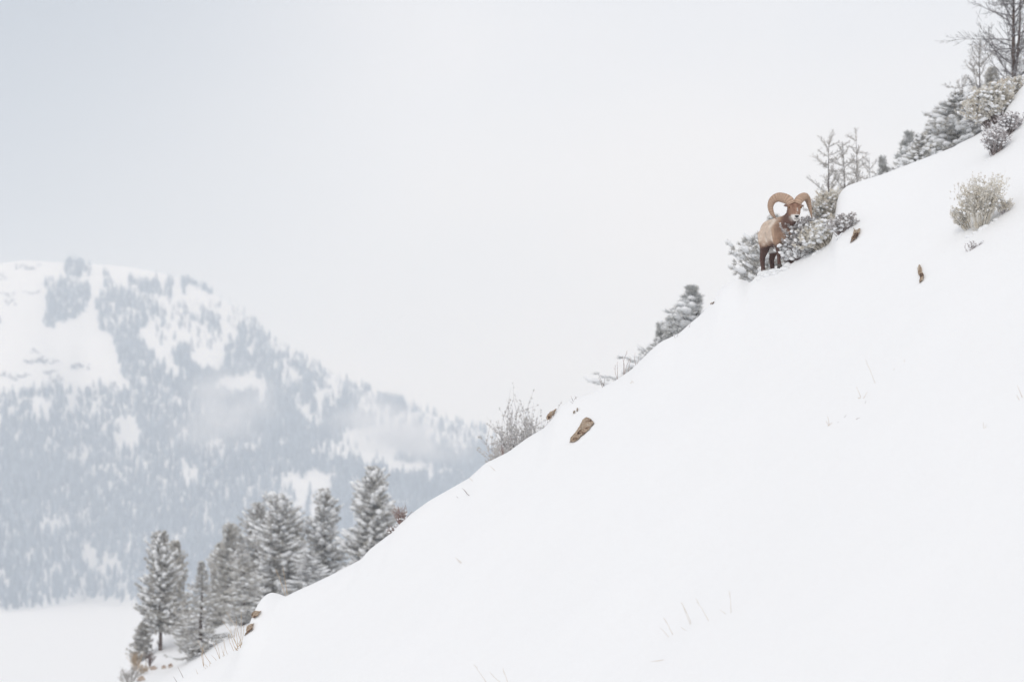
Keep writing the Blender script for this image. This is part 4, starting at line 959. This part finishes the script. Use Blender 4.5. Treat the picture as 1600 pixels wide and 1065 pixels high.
Cc = mixc(np.array([.05, .03, .03]), ishead * sm(.007, .003, np.abs(hz + .232 - .3 * np.abs(hx))) * sm(-.16, -.17, hy) * (np.abs(hx) < .045))      # mouth
Cc = mixc(white, sm(-.02, -.08, Z_) * sm(.2, .6, nzz) * .4)
Cc = mixc(white, sm(.80, .96, Nn[:, 2]) * (Z_ > .7) * sm(.2, .6, vn(V[:, 0] * 25, V[:, 1] * 25, 2)) * .5)                       # snow grains on the back
at = me.color_attributes.new('coat', 'FLOAT_COLOR', 'POINT'); at.data.foreach_set('color', np.hstack([Cc, np.ones((n, 1))]).astype(np.float32).ravel())
def coat_mat(name):
    m, t, b = mat(name, (.4, .3, .2), .85, .15)
    a = N(t, 'ShaderNodeAttribute', attribute_name='coat'); tcn = N(t, 'ShaderNodeTexCoord')
    mp_ = N(t, 'ShaderNodeMapping'); mp_.inputs['Scale'].default_value = (1, 1, .35)
    n_ = N(t, 'ShaderNodeTexNoise'); n_.inputs['Scale'].default_value = 55; n_.inputs['Detail'].default_value = 5
    r = N(t, 'ShaderNodeMapRange'); r.inputs['To Min'].default_value = .72; r.inputs['To Max'].default_value = 1.25
    mu = N(t, 'ShaderNodeVectorMath', operation='SCALE'); bp = N(t, 'ShaderNodeBump'); bp.inputs['Strength'].default_value = .7; bp.inputs['Distance'].default_value = .006
    k = t.links.new
    k(tcn.outputs['Object'], mp_.inputs[0]); k(mp_.outputs[0], n_.inputs[0]); k(n_.outputs[0], r.inputs['Value']); k(a.outputs['Color'], mu.inputs[0]); k(r.outputs[0], mu.inputs['Scale'])
    k(mu.outputs[0], b.inputs['Base Color']); k(n_.outputs[0], bp.inputs['Height']); k(bp.outputs[0], b.inputs['Normal'])
    return m
M['coat'] = coat_mat('ram_coat')
body = link('body', me, M['coat'], ram)
# hair locks standing off the coat
r = np.random.RandomState(3); sel = r.choice(np.where((V[:, 2] > .32) & ~((HV[:, 1] < .0) & (V[:, 2] > .76)))[0], 9000)
P = V2[sel]; Nr = Nn[sel]; down = np.array([0, .35, -1.]) - Nr * (Nr @ np.array([0, .35, -1.]))[:, None]
D = down / (np.linalg.norm(down, axis=1)[:, None] + .2) + Nr * .42 + r.randn(len(sel), 3) * .16; D /= np.linalg.norm(D, axis=1)[:, None]
S = np.cross(D, Nr); S /= np.linalg.norm(S, axis=1)[:, None] + 1e-9; Lh = r.uniform(.014, .034, len(sel))[:, None]
HVv = np.stack([P + S * .0028, P - S * .0028, P + D * Lh], 1).reshape(-1, 3); HF = np.arange(len(HVv)).reshape(-1, 3)
hm = mesh_np('hair', HVv, HF); hc = np.repeat(Cc[sel] * r.uniform(.6, 1.3, (len(sel), 1)), 3, axis=0)
at = hm.color_attributes.new('coat', 'FLOAT_COLOR', 'POINT'); at.data.foreach_set('color', np.hstack([hc, np.ones((len(hc), 1))]).astype(np.float32).ravel())
tag(link('hair', hm, M['coat'], ram, smooth=False), kind='stuff')
# horns
def horn_material():
    m, t, b = mat('ringed_horn', (.4, .27, .2), .6, .3)
    a = N(t, 'ShaderNodeAttribute', attribute_name='coat'); tcn = N(t, 'ShaderNodeTexCoord'); n_ = N(t, 'ShaderNodeTexNoise'); n_.inputs['Scale'].default_value = 60; n_.inputs['Detail'].default_value = 6
    r = N(t, 'ShaderNodeMapRange'); r.inputs['To Min'].default_value = .6; r.inputs['To Max'].default_value = 1.35; mu = N(t, 'ShaderNodeVectorMath', operation='SCALE')
    bp = N(t, 'ShaderNodeBump'); bp.inputs['Strength'].default_value = .6; bp.inputs['Distance'].default_value = .004; k = t.links.new
    k(tcn.outputs['Object'], n_.inputs[0]); k(n_.outputs[0], r.inputs['Value']); k(a.outputs['Color'], mu.inputs[0]); k(r.outputs[0], mu.inputs['Scale']); k(mu.outputs[0], b.inputs['Base Color']); k(n_.outputs[0], bp.inputs['Height']); k(bp.outputs[0], b.inputs['Normal'])
    return m
M['horn'] = horn_material()
def catmull(P, n):
    P = np.array(P, float); P = np.vstack([2 * P[0] - P[1], P, 2 * P[-1] - P[-2]]); out_ = []
    m_ = len(P) - 3
    for t in np.linspace(0, m_ - 1e-6, n):
        i = int(t); f = t - i; a, b, c, d = P[i:i + 4]
        out_.append(.5 * ((2 * b) + (-a + c) * f + (2 * a - 5 * b + 4 * c - d) * f * f + (-a + 3 * b - 3 * c + d) * f ** 3))
    return np.array(out_)
def horn(pxs, dys, dia, seed):
    s = .01215
    pts = [((x - 1238) * s, dy, (322 - y) * s) for (x, y), dy in zip(pxs, dys)]
    dat = catmull([(*p, d * s / 2) for p, d in zip(pts, dia)], 110)
    cpts, rs = dat[:, :3], np.maximum(dat[:, 3], .004); k = 16
    d = np.gradient(cpts, axis=0); d /= np.linalg.norm(d, axis=1)[:, None]
    r = np.random.RandomState(seed); L_ = np.concatenate([[0], np.cumsum(np.linalg.norm(np.diff(cpts, axis=0), axis=1))])
    ph = L_ / L_[-1]; ring = np.abs(np.sin(np.pi * (ph * 24 + .5 * np.sin(ph * 19 + seed)))) ** .6
    fwd = np.array([0, -1., 0]); V = []; C_ = []
    for i in range(len(cpts)):
        a = fwd - d[i] * (fwd @ d[i]); a /= np.linalg.norm(a); b = np.cross(d[i], a)
        rr = rs[i] * (1 + .055 * (ring[i] - .6) * (1 - .5 * ph[i]))
        for t in np.linspace(0, 2 * np.pi, k, endpoint=False):
            q = 1.0 / (abs(math.cos(t)) ** 2.6 + abs(math.sin(t)) ** 2.6) ** (1 / 2.6)
            V.append(cpts[i] + (a * math.cos(t) * 1.12 + b * math.sin(t)) * rr * q)
            base_ = np.array([.50, .345, .25]) * (1 - .25 * ph[i]) if ph[i] < .9 else np.array([.33, .22, .16])
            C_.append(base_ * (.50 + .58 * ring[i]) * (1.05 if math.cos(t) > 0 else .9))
    F = []
    for i in range(len(cpts) - 1):
        for j in range(k):
            p, q = i * k + j, i * k + (j + 1) % k; F += [(p, q, q + k), (p, q + k, p + k)]
    V.append(cpts[0]); V.append(cpts[-1] + d[-1] * .006); C_ += [C_[0], C_[-1]]
    for j in range(k): F += [((j + 1) % k, j, len(V) - 2), ((len(cpts) - 1) * k + j, (len(cpts) - 1) * k + (j + 1) % k, len(V) - 1)]
    V = np.array([hd(*v) for v in V]); me = mesh_np('horn', V, F)
    at = me.color_attributes.new('coat', 'FLOAT_COLOR', 'POINT'); at.data.foreach_set('color', np.hstack([np.array(C_), np.ones((len(C_), 1))]).astype(np.float32).ravel())
    return link('horn', me, M['horn'], ram)
horn([(1233.5, 317), (1230.5, 311), (1224, 306.5), (1214.5, 304.5), (1206.5, 309.5), (1203, 319), (1204, 329), (1206.5, 335), (1210, 340)], [-.02, .01, .06, .12, .16, .15, .09, .04, .0], [13, 14.4, 15, 14.2, 11.8, 8.8, 6.8, 4.4, 1], 1)
horn([(1242.5, 317), (1245, 311), (1250, 306), (1257, 303), (1262.5, 307), (1265, 316), (1266, 325), (1266.3, 331), (1266, 337)], [-.02, .01, .06, .12, .16, .15, .10, .05, .02], [12.5, 13.2, 13.4, 12.2, 9.4, 6.8, 4.6, 3, .8], 2)
M['eye'] = mat('dark_eye', (.012, .008, .006), .15, .5)[0]; M['amber'] = mat('amber_iris', (.35, .17, .04), .2, .5)[0]
M['nose'] = mat('dark_nose', (.02, .014, .014), .5, .4)[0]; M['hoof'] = mat('grey_hoof', (.10, .085, .075), .6, .3)[0]
for sx in (-1, 1):
    a = Acc(); ellipsoid(a, hd(sx * .112, -.082, .002), (.022, .022, .018)); eo = link('eye', a.mesh('eye'), M['amber'], ram)
    a = Acc(); ellipsoid(a, hd(sx * .116, -.096, .002), (.014, .012, .010)); link('pupil', a.mesh('pupil'), M['eye'], eo)
a = Acc()
V0 = [(-.040, -.212, -.165), (0, -.222, -.160), (.040, -.212, -.165), (.030, -.222, -.19), (0, -.226, -.218), (-.030, -.222, -.19), (0, -.236, -.182), (-.018, -.232, -.176), (.018, -.232, -.176)]
V0 = [hd(x * 1.05, y - .012, z) for x, y, z in V0]
a.add(V0, [(0, 5, 7), (0, 7, 1), (1, 7, 6), (1, 6, 8), (1, 8, 2), (2, 8, 3), (8, 6, 3), (6, 4, 3), (6, 5, 4), (7, 5, 6)]); link('nose', a.mesh('nose'), M['nose'], ram)
for sx in (-1, 1):
    for (yy_, zz_) in ((-.045 + (-.05 if sx > 0 else 0), -.035), (.74 + (.10 if sx > 0 else 0), -.19)):
        a = Acc(); a.tube([(sx * .125, yy_, zz_ + .03), (sx * .125, yy_ - .012, zz_ - .04)], [.043, .052], 10); link('hoof', a.mesh('hoof'), M['hoof'], ram)
for o_ in bpy.data.objects: strip(o_)
